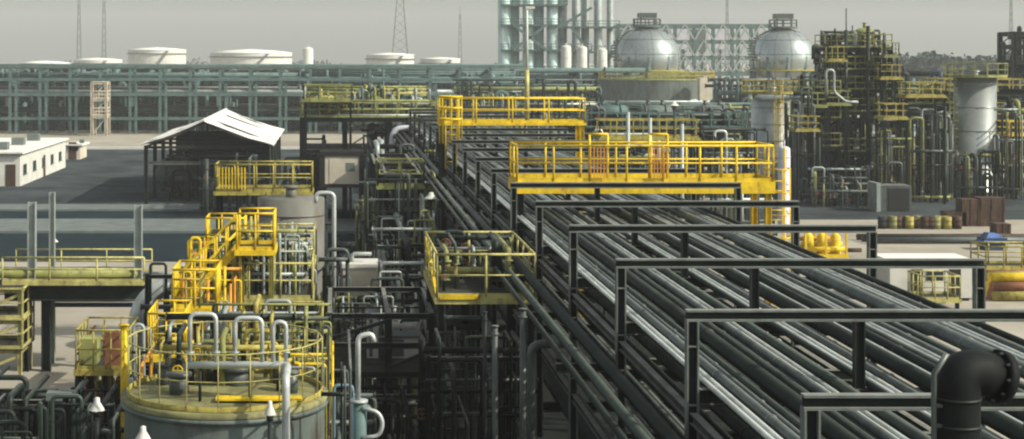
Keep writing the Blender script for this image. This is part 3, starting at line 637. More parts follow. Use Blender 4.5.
# small yellow platforms left of the tank
T = platform('yellow railed platform with rusty red panel left of the near tank', XP(76, 45), XP(128, 45), 45, 47.2, ZP(370, 45), 'yellow_old', sp=.5, r=.026)
part(T, 'rusty_panel', MB().box(XP(103, 45), XP(118, 45), 45.3, 45.36, ZP(368, 45), ZP(334, 45)), 'rust_red', 'rusty red panel')
single('control_box', 'speckled olive control box on the yellow platform left of the near tank', 'box', MB().box(XP(80, 46), XP(98, 46), 45.8, 46.5, ZP(370, 45) + .002, ZP(338, 46)), 'green_pale')
T = thing('bollard_pipe', 'bright yellow upright pipe at the right end of the small left platform', 'pipe', P(124, 374, 45))
part(T, 'pipe_run', MB().tube([(XP(124, 44.7), 44.7, 0), (XP(124, 44.7), 44.7, ZP(325, 44.7))], .10, 10), 'yellow'); f = MB(); flange(f, (XP(124, 44.7), 44.7, ZP(325, 44.7)), .10, 'Z'); part(T, 'cap', f, 'yellow')
platform('yellow railed corner platform between the silver duct and the near tank', XP(148, 42), XP(184, 42), 42, 44.2, ZP(356, 42), 'yellow', sp=.5, r=.028)
manifold('pale and orange pipes on the corner platform left of the near tank', XP(150, 43), XP(184, 43), 42.5, 43.8, 0, ZP(324, 43), 16, ['orange', 'pale_steel', 'yellow', 'pipe_dark'], 0.025, 0.06, 8, 33, wm='yellow', sup=False)
# lower-left dark thicket
MD = ['pipe_dark', 'pipe_black', 'pipe_green', 'pipe_dark', 'pipe_black', 'pipe_dark']
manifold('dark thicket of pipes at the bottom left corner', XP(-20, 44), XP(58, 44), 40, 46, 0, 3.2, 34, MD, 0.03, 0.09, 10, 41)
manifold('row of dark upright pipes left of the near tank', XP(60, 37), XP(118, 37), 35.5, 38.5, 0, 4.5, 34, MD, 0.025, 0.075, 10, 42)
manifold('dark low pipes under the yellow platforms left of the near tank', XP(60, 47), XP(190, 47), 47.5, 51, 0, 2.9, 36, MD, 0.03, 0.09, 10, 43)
hvessel('dark horizontal drum on the pad at the bottom left edge', (XP(15, 41) , 38.5, 1.6), .6, 2.6, 'tank_shell', z0=.006)
single('cable_box', 'pale flat junction box in the dark pipes at bottom left', 'box', MB().box(XP(40, 39), XP(66, 39), 39.8, 40.2, ZP(408, 39), ZP(400, 39)), 'concrete')
# flood lights
def flood(label, px, py, Y, w=.27):
    c = P(px, py, Y); T = thing('flood_light', label, 'lamp', (c.x, Y, 0), 'small white pole lamps')
    part(T, 'pole', MB().tube([(c.x, Y, 0), (c.x, Y, c.z - .1)], .045, 8), 'dark_steel')
    part(T, 'shade', MB().lathe((c.x, Y, c.z), [(w * .58, -.1), (w * .5, -.06), (w * .22, .06), (w * .2, .14), (0, .16)], 14), 'white')
    part(T, 'lamp_body', MB().lathe((c.x, Y, c.z), [(0, -.24), (w * .3, -.22), (w * .36, -.1), (0, -.09)], 12), 'black')
flood('white cone lamp among the dark upright pipes at bottom left', 97, 405, 32, .27)
flood('white cone lamp in front of the near tank wall', 270, 409, 29.5, .19)
flood('white cone lamp at the bottom edge left of the near tank', 143, 434, 30, .26)
flood('small white lamp beside the walkway bridge posts', 54, 240, 84, .4)
flood('white lamp on a pole behind the yellow crossover platform', 674, 104, 100, .55)
flood('white lamp on a pole left of the rack beyond the pale platform', 431, 196, 66, .5)
# vent mast
T = thing('vent_mast', 'slender pale vent pipe with hooked top near the centre foreground', 'pipe', (XP(358, 26), 26, 0))
part(T, 'pipe_run', MB().pipe([(XP(358, 26), 26, ZP(400, 26)), (XP(358, 26), 26, ZP(336, 26)), (XP(372, 26), 26, ZP(334, 26)), (XP(374, 26), 26, ZP(342, 26))], .045, 10, .1), 'galv')
part(T, 'base_pipe', MB().tube([(XP(360, 26), 26, 0), (XP(360, 26), 26, ZP(402, 26))], .11, 12), 'teal_steel')
f = MB(); flange(f, (XP(359, 26), 26, ZP(401, 26)), .10, 'Z'); part(T, 'flange', f, 'galv')
part(T, 'drain_loop', MB().pipe([P(362, 408, 25.9), P(378, 412, 25.9), P(383, 422, 25.9), P(380, 436, 25.9), P(362, 438, 25.9)], .035, 8, .15), 'galv')
# frame with cabinets in the middle
ZF1, ZF2 = ZP(358, 46), ZP(302, 46)
steel_frame('dark two storey steel frame left of the pale yellow platform', [XP(330, 46), XP(386, 46), XP(428, 46)], [44, 49], [ZF1, ZP(330, 46), ZF2], 'dark_steel', cs=.2, bs=.16, decks=(ZF1,), rails=())
for px0, px1, py0, py1, d in ((386, 421, 336, 350, 'long pale box on the lower level of the dark steel frame'), (367, 378, 314, 348, 'narrow pale upright cabinet inside the dark steel frame')):
    T = thing('equipment_cabinet', d, 'cabinet', (XP((px0 + px1) / 2, 46), 46, ZF1 + .05))
    part(T, 'body', MB().box(XP(px0, 46), XP(px1, 46), 45.7, 46.6, ZF1 + .05, ZP(py0, 46)), 'white'); part(T, 'lid', MB().box(XP(px0, 46) - .03, XP(px1, 46) + .03, 45.66, 46.64, ZP(py0, 46), ZP(py0, 46) + .05), 'concrete')
    part(T, 'door', MB().box(XP(px0, 46) + .06, (XP(px0, 46) + XP(px1, 46)) / 2, 45.68, 45.7, ZF1 + .1, ZP(py0, 46) - .05), 'concrete')
hvessel('pale drum on the upper level of the dark steel frame', (XP(403, 48), 47.8, ZP(324, 48)), .2, 1.0, 'white', z0=ZP(330, 46))
T = thing('insulated_box', 'cream insulated box behind the dark steel frame', 'box', P(362, 300, 56))
part(T, 'body', MB().box(XP(343, 56), XP(378, 56), 56, 57.5, 0, ZP(268, 56)), 'beige'); part(T, 'lid', MB().box(XP(342, 56), XP(379, 56), 55.95, 57.55, ZP(268, 56), ZP(264, 56)), 'white'); part(T, 'vent_pipe', MB().pipe([(XP(352, 56), 56.6, ZP(265, 56)), (XP(352, 56), 56.6, ZP(256, 56)), (XP(372, 56), 56.6, ZP(256, 56))], .07, 8), 'pale_steel')
MG = ['pipe_dark', 'pipe_grey', 'pipe_green', 'pipe_black', 'pipe_dark', 'pale_steel']
manifold('grey pipes between the cream box and the pale yellow platform', XP(378, 56), XP(424, 56), 53, 57, 0, ZP(262, 55), 24, ['galv', 'pale_steel', 'pipe_dark', 'pipe_grey'], 0.03, 0.07, 10, 51)
manifold('dark pipes inside the lower storey of the dark steel frame', XP(326, 42), XP(430, 42), 41, 45.5, 0, 3.3, 36, MG, 0.025, 0.07, 12, 52)
manifold('thin grey pipes rising through the dark steel frame', XP(336, 46), XP(424, 46), 47, 48.6, ZF1 + .05, ZP(306, 46), 18, ['pipe_grey', 'pipe_dark', 'pale_steel'], 0.02, 0.045, 6, 53, sup=False)
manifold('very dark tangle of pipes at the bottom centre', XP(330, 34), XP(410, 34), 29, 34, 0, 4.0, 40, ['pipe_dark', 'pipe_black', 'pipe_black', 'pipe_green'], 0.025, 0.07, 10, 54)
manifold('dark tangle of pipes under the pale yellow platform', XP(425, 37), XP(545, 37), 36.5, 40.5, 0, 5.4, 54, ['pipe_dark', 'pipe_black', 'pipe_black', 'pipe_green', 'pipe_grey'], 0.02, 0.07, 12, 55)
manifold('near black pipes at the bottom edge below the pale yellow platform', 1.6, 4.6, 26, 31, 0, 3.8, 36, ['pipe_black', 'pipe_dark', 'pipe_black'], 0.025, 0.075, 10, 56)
for i, (px, py, Y, r, m, d) in enumerate(((523, 309, 35, .07, 'pipe_grey', 'tall pale grey upright pipe right below the pale yellow platform'), (495, 326, 34.5, .06, 'pipe_grey', 'slim grey upright pipe below the middle of the pale yellow platform'), (485, 312, 36.2, .045, 'pipe_dark', 'thin dark upright pipe below the pale yellow platform'))):
    T = thing('upright_pipe', d, 'pipe', (XP(px, Y), Y, 0)); part(T, 'pipe_run', MB().tube([(XP(px, Y), Y, 0), (XP(px, Y), Y, ZP(py, Y))], r, 10), m)
    f = MB(); flange(f, (XP(px, Y), Y, ZP(py + 8, Y)), r, 'Z'); flange(f, (XP(px, Y), Y, ZP(py, Y)), r, 'Z'); part(T, 'flange', f, m)
single('elbow_pipe', 'grey pipe bending right into the rack below the pale yellow platform', 'pipe', MB().pipe([(XP(531, 33), 33, 0), (XP(531, 33), 33, ZP(344, 33)), (XP(575, 33), 33, ZP(344, 33))], .085, 12, .22), 'pipe_grey')
for i in range(4): pump(f'pump set, {ORDW[i]} from the left in the row behind the near tank', -4.5 + i * 2.2, 43 - .3 * i, .006, ['blue', 'teal_steel', 'pipe_grey', 'blue'][i])
# ================================================================== MIDDLE DISTANCE, LEFT OF RACK
steel_frame('dark pipe support structure along the left of the rack in the middle distance', [XP(372, 92), 2.4, 4.0], [76, 84, 92], [2.6, 4.6, 6.4], 'dark_steel', cs=.24, bs=.2, decks=(4.6,), rails=(), rm='green_pale')
MF = ['pipe_dark', 'pipe_green', 'pipe_grey', 'pipe_black', 'pipe_dark']
manifold('dark dense pipes in the support structure left of the rack', XP(372, 92), 3.9, 77, 83, 0, 6.8, 34, MF, .06, .18, 8, 61)
manifold('dark grey pipes behind the support structure left of the rack', XP(366, 108), 4.6, 96, 108, 0, 6.6, 34, MF + ['pale_steel'], .07, .2, 8, 62)
manifold('dim pipes lining the rack legs beyond the pale yellow platform', 2.6, 4.9, 50, 70, 0, 5.6, 30, MF, .06, .16, 6, 63)
manifold('low grey pipes beside the road end left of the rack', XP(335, 86), XP(420, 86), 84, 90, 0, 2.0, 14, ['pipe_grey', 'pale_steel', 'pipe_dark'], .08, .16, 4, 64)
manifold('grey pipes and fittings below the road left of the rack', XP(338, 72), XP(418, 72), 66, 74, 0, 2.2, 20, ['pipe_grey', 'pale_steel', 'pipe_dark', 'galv'], .06, .14, 6, 65)
# green structure beyond the road
GY = 119; gz = ZP(118, GY)
T = steel_frame('olive steel structure with long railed deck beyond the road', [XP(302, GY), XP(345, GY), XP(390, GY), XP(434, GY)], [GY, GY + 8], [ZP(150, GY), gz], 'dark_steel', cs=.35, bs=.3, decks=(gz, ZP(150, GY)), rails=(gz,), rm='green_pale', rr=.035)
for i, px in enumerate((322, 352, 382, 410)):
    hvessel(f'olive exchanger on the long railed deck, {ORDW[i]} from the left', (XP(px, GY + 4), GY + 3 + (i % 2) * 2, gz + 1.1), .5, 1.6, ['green_pale', 'pale_steel', 'green_pale', 'teal_steel'][i], z0=gz + .05)
manifold('pale olive pipes on the long railed deck beyond the road', XP(304, GY), XP(432, GY), GY + .6, GY + 7.4, gz + .05, gz + 2.3, 40, ['green_pale', 'pale_steel', 'teal_steel', 'yellow_old', 'green_pale'], .06, .13, 14, 71, wm='yellow_old', sup=False)
manifold('dark pipes under the long railed deck beyond the road', XP(362, GY), XP(436, GY), GY - 2.5, GY + 5, 0, gz - .6, 34, MF + ['pipe_grey'], .08, .2, 8, 72)
manifold('dark pipes at the left under the long railed deck', XP(300, GY), XP(326, GY), GY + .6, GY + 7, 0, gz - 1.0, 10, MF, .08, .2, 4, 73)
single('looped_pipe', 'lilac grey pipe arching under the long railed deck', 'pipe', MB().pipe([(XP(392, GY - 3), GY - 3, 0), (XP(392, GY - 3), GY - 3, ZP(128, GY - 3)), (XP(437, GY - 3), GY - 3, ZP(128, GY - 3)), (XP(437, GY - 3), GY - 3, 0)], .2, 12, .8), 'lilac')
T = thing('site_cabin', 'beige cabin framed in black under the long railed deck', 'cabin', P(342, 234, 117.6))
cY = 114.2; cx0, cx1 = XP(325, cY), XP(359, cY); cz0 = ZP(184, cY); cz1 = ZP(156, cY)
part(T, 'floor_beam', MB().box(cx0 - .4, cx1 + .5, cY - .03, cY + 2.6, cz0 - .25, cz0 - .002), 'black')
for xx in (cx0 - .2, cx1 + .3):
    for yy in (cY + .2, cY + 2.3): part(T, 'leg', MB().box(xx - .12, xx + .12, yy - .12, yy + .12, .13, cz0 - .25), 'dark_steel')
part(T, 'wall', MB().box(cx0, cx1, cY, cY + 2.4, cz0, cz1), 'beige'); part(T, 'roof', MB().box(cx0 - .35, cx1 + .4, cY - .1, cY + 2.6, cz1, cz1 + .3), 'black')
part(T, 'side_frame', MB().box(cx0 - .4, cx0, cY - .04, cY + 2.5, cz0, cz1), 'black'); part(T, 'side_frame', MB().box(cx1, cx1 + .5, cY - .04, cY + 2.5, cz0, cz1), 'black')
part(T, 'door', MB().box(cx0 + .3, cx0 + 1.0, cY - .03, cY, cz0 + .05, cz0 + 1.8), 'beige'); part(T, 'window', MB().box(cx1 - .9, cx1 - .3, cY - .03, cY, cz0 + .9, cz0 + 1.5), 'concrete')
# canopy shed
SY0, SY1 = 130, 156; sx0, sx1, sxr = XP(146, SY0), XP(268, SY0), XP(204, SY0); ze = ZP(143, SY0); zr = ZP(121, SY0)
T = thing('canopy_shed', 'open sided shed with white gabled roof in the yard', 'shed', (sxr, 143, 0))
def slope(xa, za, xb, zb, y0, y1, t=.12): return MB().add([(xa, y0, za), (xb, y0, zb), (xb, y1, zb), (xa, y1, za), (xa, y0, za + t), (xb, y0, zb + t), (xb, y1, zb + t), (xa, y1, za + t)], [(0, 1, 2, 3), (7, 6, 5, 4), (0, 4, 5, 1), (1, 5, 6, 2), (2, 6, 7, 3), (3, 7, 4, 0)])
rs = random.Random(44)
def fabric(xa, za, xb, zb, y0, y1):
    mb = MB(); nx, ny = 8, 4; top = []; t = .06
    for j in range(ny + 1):
        for i in range(nx + 1):
            u, v = i / nx, j / ny; sag = -.30 * math.sin(math.pi * v) * math.sin(math.pi * u) - .16 * math.sin(math.pi * u) + rs.uniform(-.03, .03)
            top.append((xa + (xb - xa) * u, y0 + (y1 - y0) * v, za + (zb - za) * u + sag))
    w_ = nx + 1; fs = [(j * w_ + i, j * w_ + i + 1, (j + 1) * w_ + i + 1, (j + 1) * w_ + i) for j in range(ny) for i in range(nx)]
    mb.add(top, fs, True); mb.add([(x, y, z - t) for x, y, z in top], [f[::-1] for f in fs], True)
    return mb
for i in range(6):
    ya, yb = SY0 - .9 + i * (SY1 - SY0 + 1.5) / 6, SY0 - .9 + (i + 1) * (SY1 - SY0 + 1.5) / 6
    part(T, 'roof_sheet', fabric(sx0 - .5, ze - .1, sxr, zr + .05, ya, yb), 'white_roof'); part(T, 'roof_sheet', fabric(sxr, zr + .05, sx1 + .5, ze - .1, ya, yb), 'white_roof')
part(T, 'ridge_cap', MB().bar((sxr, SY0 - .7, zr + .10), (sxr, SY1 + .7, zr + .10), .22, .08), 'white_roof')
for y in (SY0, SY0 + 6.5, SY0 + 13, SY0 + 19.5, SY1):
    for x in (sx0, sx1): part(T, 'post', MB().hsec((x, y, 0), (x, y, ze - .2), .3, .3, .03, 'Y'), 'dark_steel')
    tr = MB(); tr.bar((sx0, y, ze - .3), (sxr, y, zr - .12), .18); tr.bar((sxr, y, zr - .12), (sx1, y, ze - .3), .18); tr.bar((sx0, y, ze - .35), (sx1, y, ze - .35), .2)
    for q in (.3, .5, .7): tr.bar((sx0 + (sx1 - sx0) * q, y, ze - .35), (sx0 + (sx1 - sx0) * q, y, ze - .3 + (zr - ze) * (1 - abs(q - .5) * 2)), .1)
    part(T, 'truss', tr, 'dark_steel')
part(T, 'side_wall', MB().box(sx1 - .1, sx1, SY0 + .3, SY1 - .2, 0, ze - .3), 'dark_steel'); part(T, 'rear_wall', MB().box(sx0, sx1, SY1 - .1, SY1, 0, ze - .3), 'dark_steel')
part(T, 'crane_rail', MB().hsec((sx0 + .2, SY0 + .5, 3.3), (sx1 - .2, SY0 + .5, 3.3), .25, .2, .03, 'Y'), 'frame_steel')
hvessel('grey compressor drum inside the shed on the left', (XP(178, 136), 137, 2.0), 1.2, 3.0, 'pipe_grey', name='compressor', cat='machine', z0=.01)
hvessel('dark compressor drum inside the shed on the right', (XP(232, 136), 137, 1.6), 1.0, 2.6, 'pipe_dark', name='compressor', cat='machine', z0=.01)
manifold('dark pipes standing inside the shed', sx0 + 1, sx1 - 1, 133, 142, .01, 4.0, 26, ['pipe_dark', 'pipe_grey', 'pipe_dark'], .07, .2, 5, 81)
manifold('dark pipes and posts in front of the shed corner', XP(196, 118), XP(262, 118), 118.5, 124, .01, 4.6, 16, ['pipe_dark', 'pipe_grey', 'pipe_green'], .07, .16, 4, 82)
# huts at left
def hut(label, px0, px1, py0, Y, dep, m):
    x0, x1, z = XP(px0, Y), XP(px1, Y), ZP(py0, Y); T = thing('low_hut', label, 'hut', ((x0 + x1) / 2, Y + dep / 2, 0))
    part(T, 'wall', MB().box(x0, x1, Y, Y + dep, 0, z), m); part(T, 'roof', MB().box(x0 - .3, x1 + .3, Y - .3, Y + dep + .3, z, z + .2), 'white_roof')
    part(T, 'door', MB().box(x1 - 1.3, x1 - .4, Y - .05, Y, 0, 2.0), 'brown')
    part(T, 'window', MB().box(x0 + .4, x0 + 1.4, Y - .05, Y, 1.0, 1.8), 'glass_dark')
    part(T, 'air_conditioner', MB().box(x0 + 1.6, x0 + 2.1, Y - .35, Y, 1.9, 2.3), 'concrete'); part(T, 'gutter', MB().tube([(x0 - .3, Y - .34, z + .03), (x1 + .3, Y - .34, z + .03)], .06, 6), 'pipe_grey')
    if dep > 5:
        for k in range(5):
            ya = Y + 1.5 + k * dep / 5.2; part(T, 'side_window', MB().box(x1, x1 + .05, ya, ya + 1.5, 1.0, 1.9), 'glass_dark'); part(T, 'window_sill', MB().box(x1, x1 + .12, ya - .1, ya + 1.6, .92, .99), 'concrete')
        part(T, 'side_door', MB().box(x1, x1 + .06, Y + dep * .47, Y + dep * .47 + 1.0, 0, 2.1), 'brown')
        for k in range(3): part(T, 'roof_unit', MB().box(x1 - 3.0, x1 - 1.8, Y + 3 + k * 8, Y + 4.2 + k * 8, z + .2, z + .9), 'concrete')
    return T
hut('long low white building cut by the left edge of the picture', -90, 20, 154, 148, 25, 'white')
hut('small pale shed behind the long low white building', 66, 80, 146, 186, 5, 'beige')
# ================================================================== FAR LEFT RACK
FRY = 246; zz = lambda py: ZP(py, FRY)
T = thing('far_pipe_rack', 'long blue-grey pipe rack crossing the background on paired posts', 'pipe rack', (XP(230, FRY), FRY, 0))
px = -20
while px < 520:
    for dy in (0, 6): part(T, 'post', MB().box(XP(px, FRY) - .2, XP(px, FRY) + .2, FRY + dy - .2, FRY + dy + .2, 0, zz(66)), 'teal_steel')
    part(T, 'post', MB().box(XP(px + 6, FRY) - .18, XP(px + 6, FRY) + .18, FRY - .2, FRY + .2, 0, zz(84)), 'teal_steel')
    bm = MB()
    for py in (70, 82, 95, 113): bm.box(XP(px, FRY) - .15, XP(px, FRY) + .15, FRY, FRY + 6, zz(py) - .4, zz(py))
    part(T, 'cross_beams', bm, 'teal_steel'); px += 30
for py in (65, 78, 93, 117): part(T, 'long_beam', MB().box(XP(-40, FRY), XP(525, FRY), FRY - .3, FRY - .24, zz(py) - .45, zz(py)), 'teal_steel')
rnd = random.Random(9); i = 0
for py in (69, 81, 94, 112):
    for k in range(5):
        r = rnd.uniform(.15, .38); m = rnd.choice(['teal_steel', 'pipe_grey', 'pale_steel', 'teal_steel', 'pipe_dark'])
        lev = {69: 'top', 81: 'second', 94: 'third', 112: 'lowest'}[py]
        x0 = XP(-40 if rnd.random() < .6 else rnd.uniform(0, 180), FRY); x1 = XP(525 if rnd.random() < .6 else rnd.uniform(250, 480), FRY)
        single('far_rack_pipe', f'{ORDW[k]} pipe from the front on the {lev} tier of the background rack', 'pipe', MB().tube([(x0, FRY + .5 + k * 1.1, zz(py) + r + .01), (x1, FRY + .5 + k * 1.1, zz(py) + r + .01)], r, 8), m, 'pipes on the background rack')
manifold('blue-grey pipework packed behind the background rack on the left', XP(-20, 256), XP(300, 256), 255, 262, 0, 9.0, 130, ['teal_steel', 'pipe_grey', 'pipe_dark', 'teal_steel'], .12, .4, 0, 91, sup=False)
manifold('blue-grey pipework packed behind the background rack towards the centre', XP(300, 256), XP(520, 256), 255, 262, 0, 9.5, 110, ['teal_steel', 'pale_steel', 'pipe_dark', 'teal_steel'], .12, .35, 0, 92, sup=False)
manifold('dim bulk of teal pipework beyond the background rack on the left', XP(-20, 290), XP(310, 290), 280, 300, 0, 9.5, 150, ['teal_steel', 'teal_steel', 'pipe_dark', 'teal_steel'], .2, .5, 0, 93, sup=False, horiz=16)
manifold('dim bulk of teal pipework beyond the background rack towards the centre', XP(310, 290), XP(640, 290), 280, 300, 0, 9.5, 150, ['teal_steel', 'teal_steel', 'pipe_dark', 'teal_steel'], .2, .5, 0, 94, sup=False, horiz=16)
T = steel_frame('narrow beige stair tower at the background rack', [XP(92, 240), XP(106, 240)], [240, 243], [3, 5.5, 8], 'beige', cs=.4, bs=.35, decks=(3, 5.5, 8), dm='beige', rails=(3, 5.5), rm='beige', name='stair_tower', rr=.06)
# ================================================================== FAR BACKGROUND
def tank(label, px0, px1, py, Y, roof='dome'):
    x0, x1 = XP(px0, Y), XP(px1, Y); r = (x1 - x0) / 2; c = (x0 + x1) / 2; z = ZP(py, Y)
    T = thing('storage_tank', label, 'tank', (c, Y, 0), 'white storage tanks on the horizon')
    part(T, 'shell', MB().lathe((c, Y, 0), [(r, 0), (r, z)], 48), 'white'); part(T, 'roof', MB().lathe((c, Y, z), [(r + .15, -.1), (r + .15, .1), (r * .6, r * .06), (0, r * .1)], 48), 'white_roof')
    part(T, 'wind_girder', MB().lathe((c, Y, z - 1.4), [(r, -.15), (r + .5, -.15), (r + .5, .15), (r, .15)], 48), 'concrete')
    st = MB()
    for k in range(14): a = R(250 + k * 3.5); st.cb((c + (r + .6) * math.cos(a), Y + (r + .6) * math.sin(a), z * (k + .5) / 14), (1.0, 1.0, .3))
    part(T, 'spiral_stair', st, 'concrete')
tank('white storage tank on the horizon behind the beige stair tower', 128, 186, 50, 620)
tank('wide white storage tank on the horizon above the shed', 210, 292, 53, 600)
tank('white storage tank on the horizon left of the guyed mast base', 366, 414, 55, 560)
tank('low white storage tank on the horizon right of the guyed mast', 420, 460, 59, 520)
tank('pale storage tank on the horizon at far left', 20, 70, 63, 640)
tank('pale storage tank on the horizon right of the far left one', 74, 122, 60, 700)
vvessel('slim white tower between the storage tanks on the horizon', XP(308, 560), 560, 0, ZP(47, 560), 1.8, 'white', bands=2)
def mast(label, px, py_top, Y, w0=2.4, w1=.8):
    x = XP(px, Y); h = ZP(py_top, Y); T = thing('lattice_mast', label, 'mast', (x, Y, 0), 'thin lattice masts on the skyline')
    cs = [(-1, -1), (1, -1), (1, 1), (-1, 1)]; W = lambda t: (w0 + (w1 - w0) * t) / 2
    for sx, sy in cs: part(T, 'chord', MB().bar((x + sx * W(0), Y + sy * W(0), 0), (x + sx * W(1), Y + sy * W(1), h), .22), 'pipe_grey')
    n = int(h / 4); lat = MB()
    for i in range(n):
        t0, t1 = i / n, (i + 1) / n
        for q in range(4):
            a, b = cs[q], cs[(q + 1) % 4]
            if i % 2: a, b = b, a
            lat.bar((x + a[0] * W(t0), Y + a[1] * W(t0), h * t0), (x + b[0] * W(t1), Y + b[1] * W(t1), h * t1), .14)
    part(T, 'lattice', lat, 'pipe_grey')
    part(T, 'tip', MB().tube([(x, Y, h), (x, Y, h + 4)], .15, 6), 'pipe_grey')
mast('faint lattice mast at the left of a pair on the far left skyline', 79, -12, 900)
mast('faint lattice mast at the right of a pair on the far left skyline', 104, -14, 900)
mast('tapering lattice mast on the skyline near the picture centre', 400, -25, 760, 9, 1.2)
mast('thin faint mast left of the tall teal columns', 460, 14, 900, 2.2, .8)
mast('thin faint mast on the skyline between the two spheres', 727, -5, 950, 2.2, .8)
mast('thin faint mast at the far right skyline', 1011, -5, 900, 2.2, .8)
# tall teal columns
TYY = 330; tz = lambda py: ZP(py, TYY)
T = thing('teal_column_bank', 'tall bank of pale teal columns tied by dark platforms above the rack', 'columns', (XP(555, TYY), TYY, 0))
tops = [(504, -30, 9), (516, -40, 7), (528, -40, 8), (540, -40, 8), (552, -40, 8), (564, -38, 7), (576, -30, 6), (587, -26, 6), (598, -30, 6), (612, -14, 5)]
for i, (px, py, wd) in enumerate(tops):
    r = wd * .68 * TYY / FPX
    part(T, 'column', MB().lathe((XP(px, TYY), TYY + (i % 2) * 2.5, 0), [(r, 0), (r, tz(py)), (r * .6, tz(py) + 1), (0, tz(py) + 1.2)], 18), 'teal_paint' if px < 560 else 'pale_steel')
for py, a, b in ((5, 500, 566), (25, 500, 560), (27, 566, 618), (50, 500, 590), (52, 590, 620), (72, 498, 622)):
    part(T, 'tie_platform', MB().box(XP(a, TYY), XP(b, TYY), TYY - 2.0, TYY + 4.6, tz(py) - .25, tz(py)), 'teal_steel')
    railing(T, [(XP(a, TYY), TYY - 2, tz(py)), (XP(b, TYY), TYY - 2, tz(py))], 'teal_steel', 1.2, 2, .07, True, False, False)
for a, b, c, d in ((512, 50, 545, 25), (556, 28, 590, 8), (545, 50, 512, 25), (588, 52, 570, 28)):
    part(T, 'diagonal', MB().bar((XP(a, TYY), TYY - 2.1, tz(b)), (XP(c, TYY), TYY - 2.1, tz(d)), .5), 'teal_steel')
for i, (px, a, b) in enumerate(((566, 45, 74), (582, 46, 74), (602, 48, 74))):
    vvessel(f'short white drum column, {ORDW[i]} from the left before the teal columns', XP(px, 318), 318, 0, ZP(a, 318), 1.0, 'white', bands=2, n=16)
# lattice girder building behind the spheres
LY = 372; lz = lambda py: ZP(py, LY)
T = thing('lattice_structure', 'long steel lattice structure spanning behind the two spheres', 'structure', (XP(690, LY), LY, 0))
xs = [XP(px, LY) for px in range(618, 772, 19)]
for y in (LY, LY + 12):
    for x in xs: part(T, 'post', MB().box(x - .35, x + .35, y - .35, y + .35, 0, lz(24)), 'teal_steel')
    for py in (24, 40, 56, 72): part(T, 'girder', MB().box(xs[0], xs[-1], y - .42, y - .36, lz(py) - .9, lz(py)), 'teal_steel')
    for i in range(len(xs) - 1):
        for a, b in ((24, 40), (40, 56), (56, 72)):
            xm = (xs[i] + xs[i + 1]) / 2
            mb = MB(); mb.bar((xs[i], y - .5, lz(b)), (xm, y - .5, lz(a)), .35); mb.bar((xm, y - .5, lz(a)), (xs[i + 1], y - .5, lz(b)), .35); part(T, 'bracing', mb, 'pale_steel')
for i in range(6): part(T, 'cladding_panel', MB().box(xs[i] + .3, xs[i + 1] - .3, LY + 6, LY + 6.2, lz(52 - 3 * (i % 2)), lz(29)), 'lilac' if i % 2 else 'concrete')
# spheres
def sphere(label, px, py, rp, Y):
    x, z = XP(px, Y), ZP(py, Y); r = rp * Y / FPX; T = thing('storage_sphere', label, 'sphere', (x, Y, 0), 'spherical storage tanks')
    part(T, 'shell', MB().lathe((x, Y, z), [(max(.0, r * math.sin(math.pi * k / 28)), -r * math.cos(math.pi * k / 28)) for k in range(29)], 56), 'sphere_paint')
    for k in range(10):
        a = 2 * math.pi * (k + .3) / 10; part(T, 'leg', MB().tube([(x + r * .96 * math.cos(a), Y + r * .96 * math.sin(a), 0), (x + r * .96 * math.cos(a), Y + r * .96 * math.sin(a), z + r * .1)], .32, 10), 'teal_steel')
    for e in (-50, -20, 10, 38, 62):
        c_ = math.cos(R(e)) * r; h_ = math.sin(R(e)) * r; part(T, 'plate_seam', MB().ring((x, Y, z + h_), c_, .06, 40, 5), 'pipe_grey')
    for k in range(12):
        a = 2 * math.pi * k / 12; part(T, 'plate_seam', MB().tube([(x + math.cos(a) * math.cos(R(e)) * r, Y + math.sin(a) * math.cos(R(e)) * r, z + math.sin(R(e)) * r) for e in range(-50, 71, 10)], .05, 4), 'pipe_grey')
    q = MB(); q.lathe((x, Y, z + r - .1), [(1.9, 0), (2.6, 0), (2.6, .25), (0, .25)], 20); o = part(T, 'crown_platform', q, 'teal_steel')
    railing(T, [(x + 2.5 * math.cos(a * math.pi / 5), Y + 2.5 * math.sin(a * math.pi / 5), z + r + .15) for a in range(10)], 'pipe_grey', 1.3, 1.5, .09, True, True, False)
    part(T, 'valve_house', MB().box(x - 1.6, x + 1.6, Y - 1.2, Y + 1.2, z + r + 1.7, z + r + 2.6), 'pipe_grey')
    for q_ in (-1.3, 1.3): part(T, 'valve_house_post', MB().box(x + q_ - .12, x + q_ + .12, Y - .9, Y - .7, z + r + .15, z + r + 1.7), 'pipe_grey')
    part(T, 'equator_walkway', MB().lathe((x, Y, z - r * .3), [(r * .955, 0), (r * 1.10, 0), (r * 1.10, -.25), (r * .955, -.25)], 48), 'yellow_old')
    sp = MB()
    for k in range(15):
        t = k / 14; a = R(160 + 80 * t); e = t * 1.3; rr2 = r * math.cos(e) + .5
        sp.cb((x + rr2 * math.cos(-a), Y + rr2 * math.sin(-a), z + r * math.sin(e)), (.9, .9, .25))
    part(T, 'stair', sp, 'pipe_grey')
sphere('left storage sphere with crown platform behind the flat green-grey tank', 647, 60, 33, 300)
sphere('right storage sphere with crown platform behind the yellow laddered column', 783, 60, 32, 296)
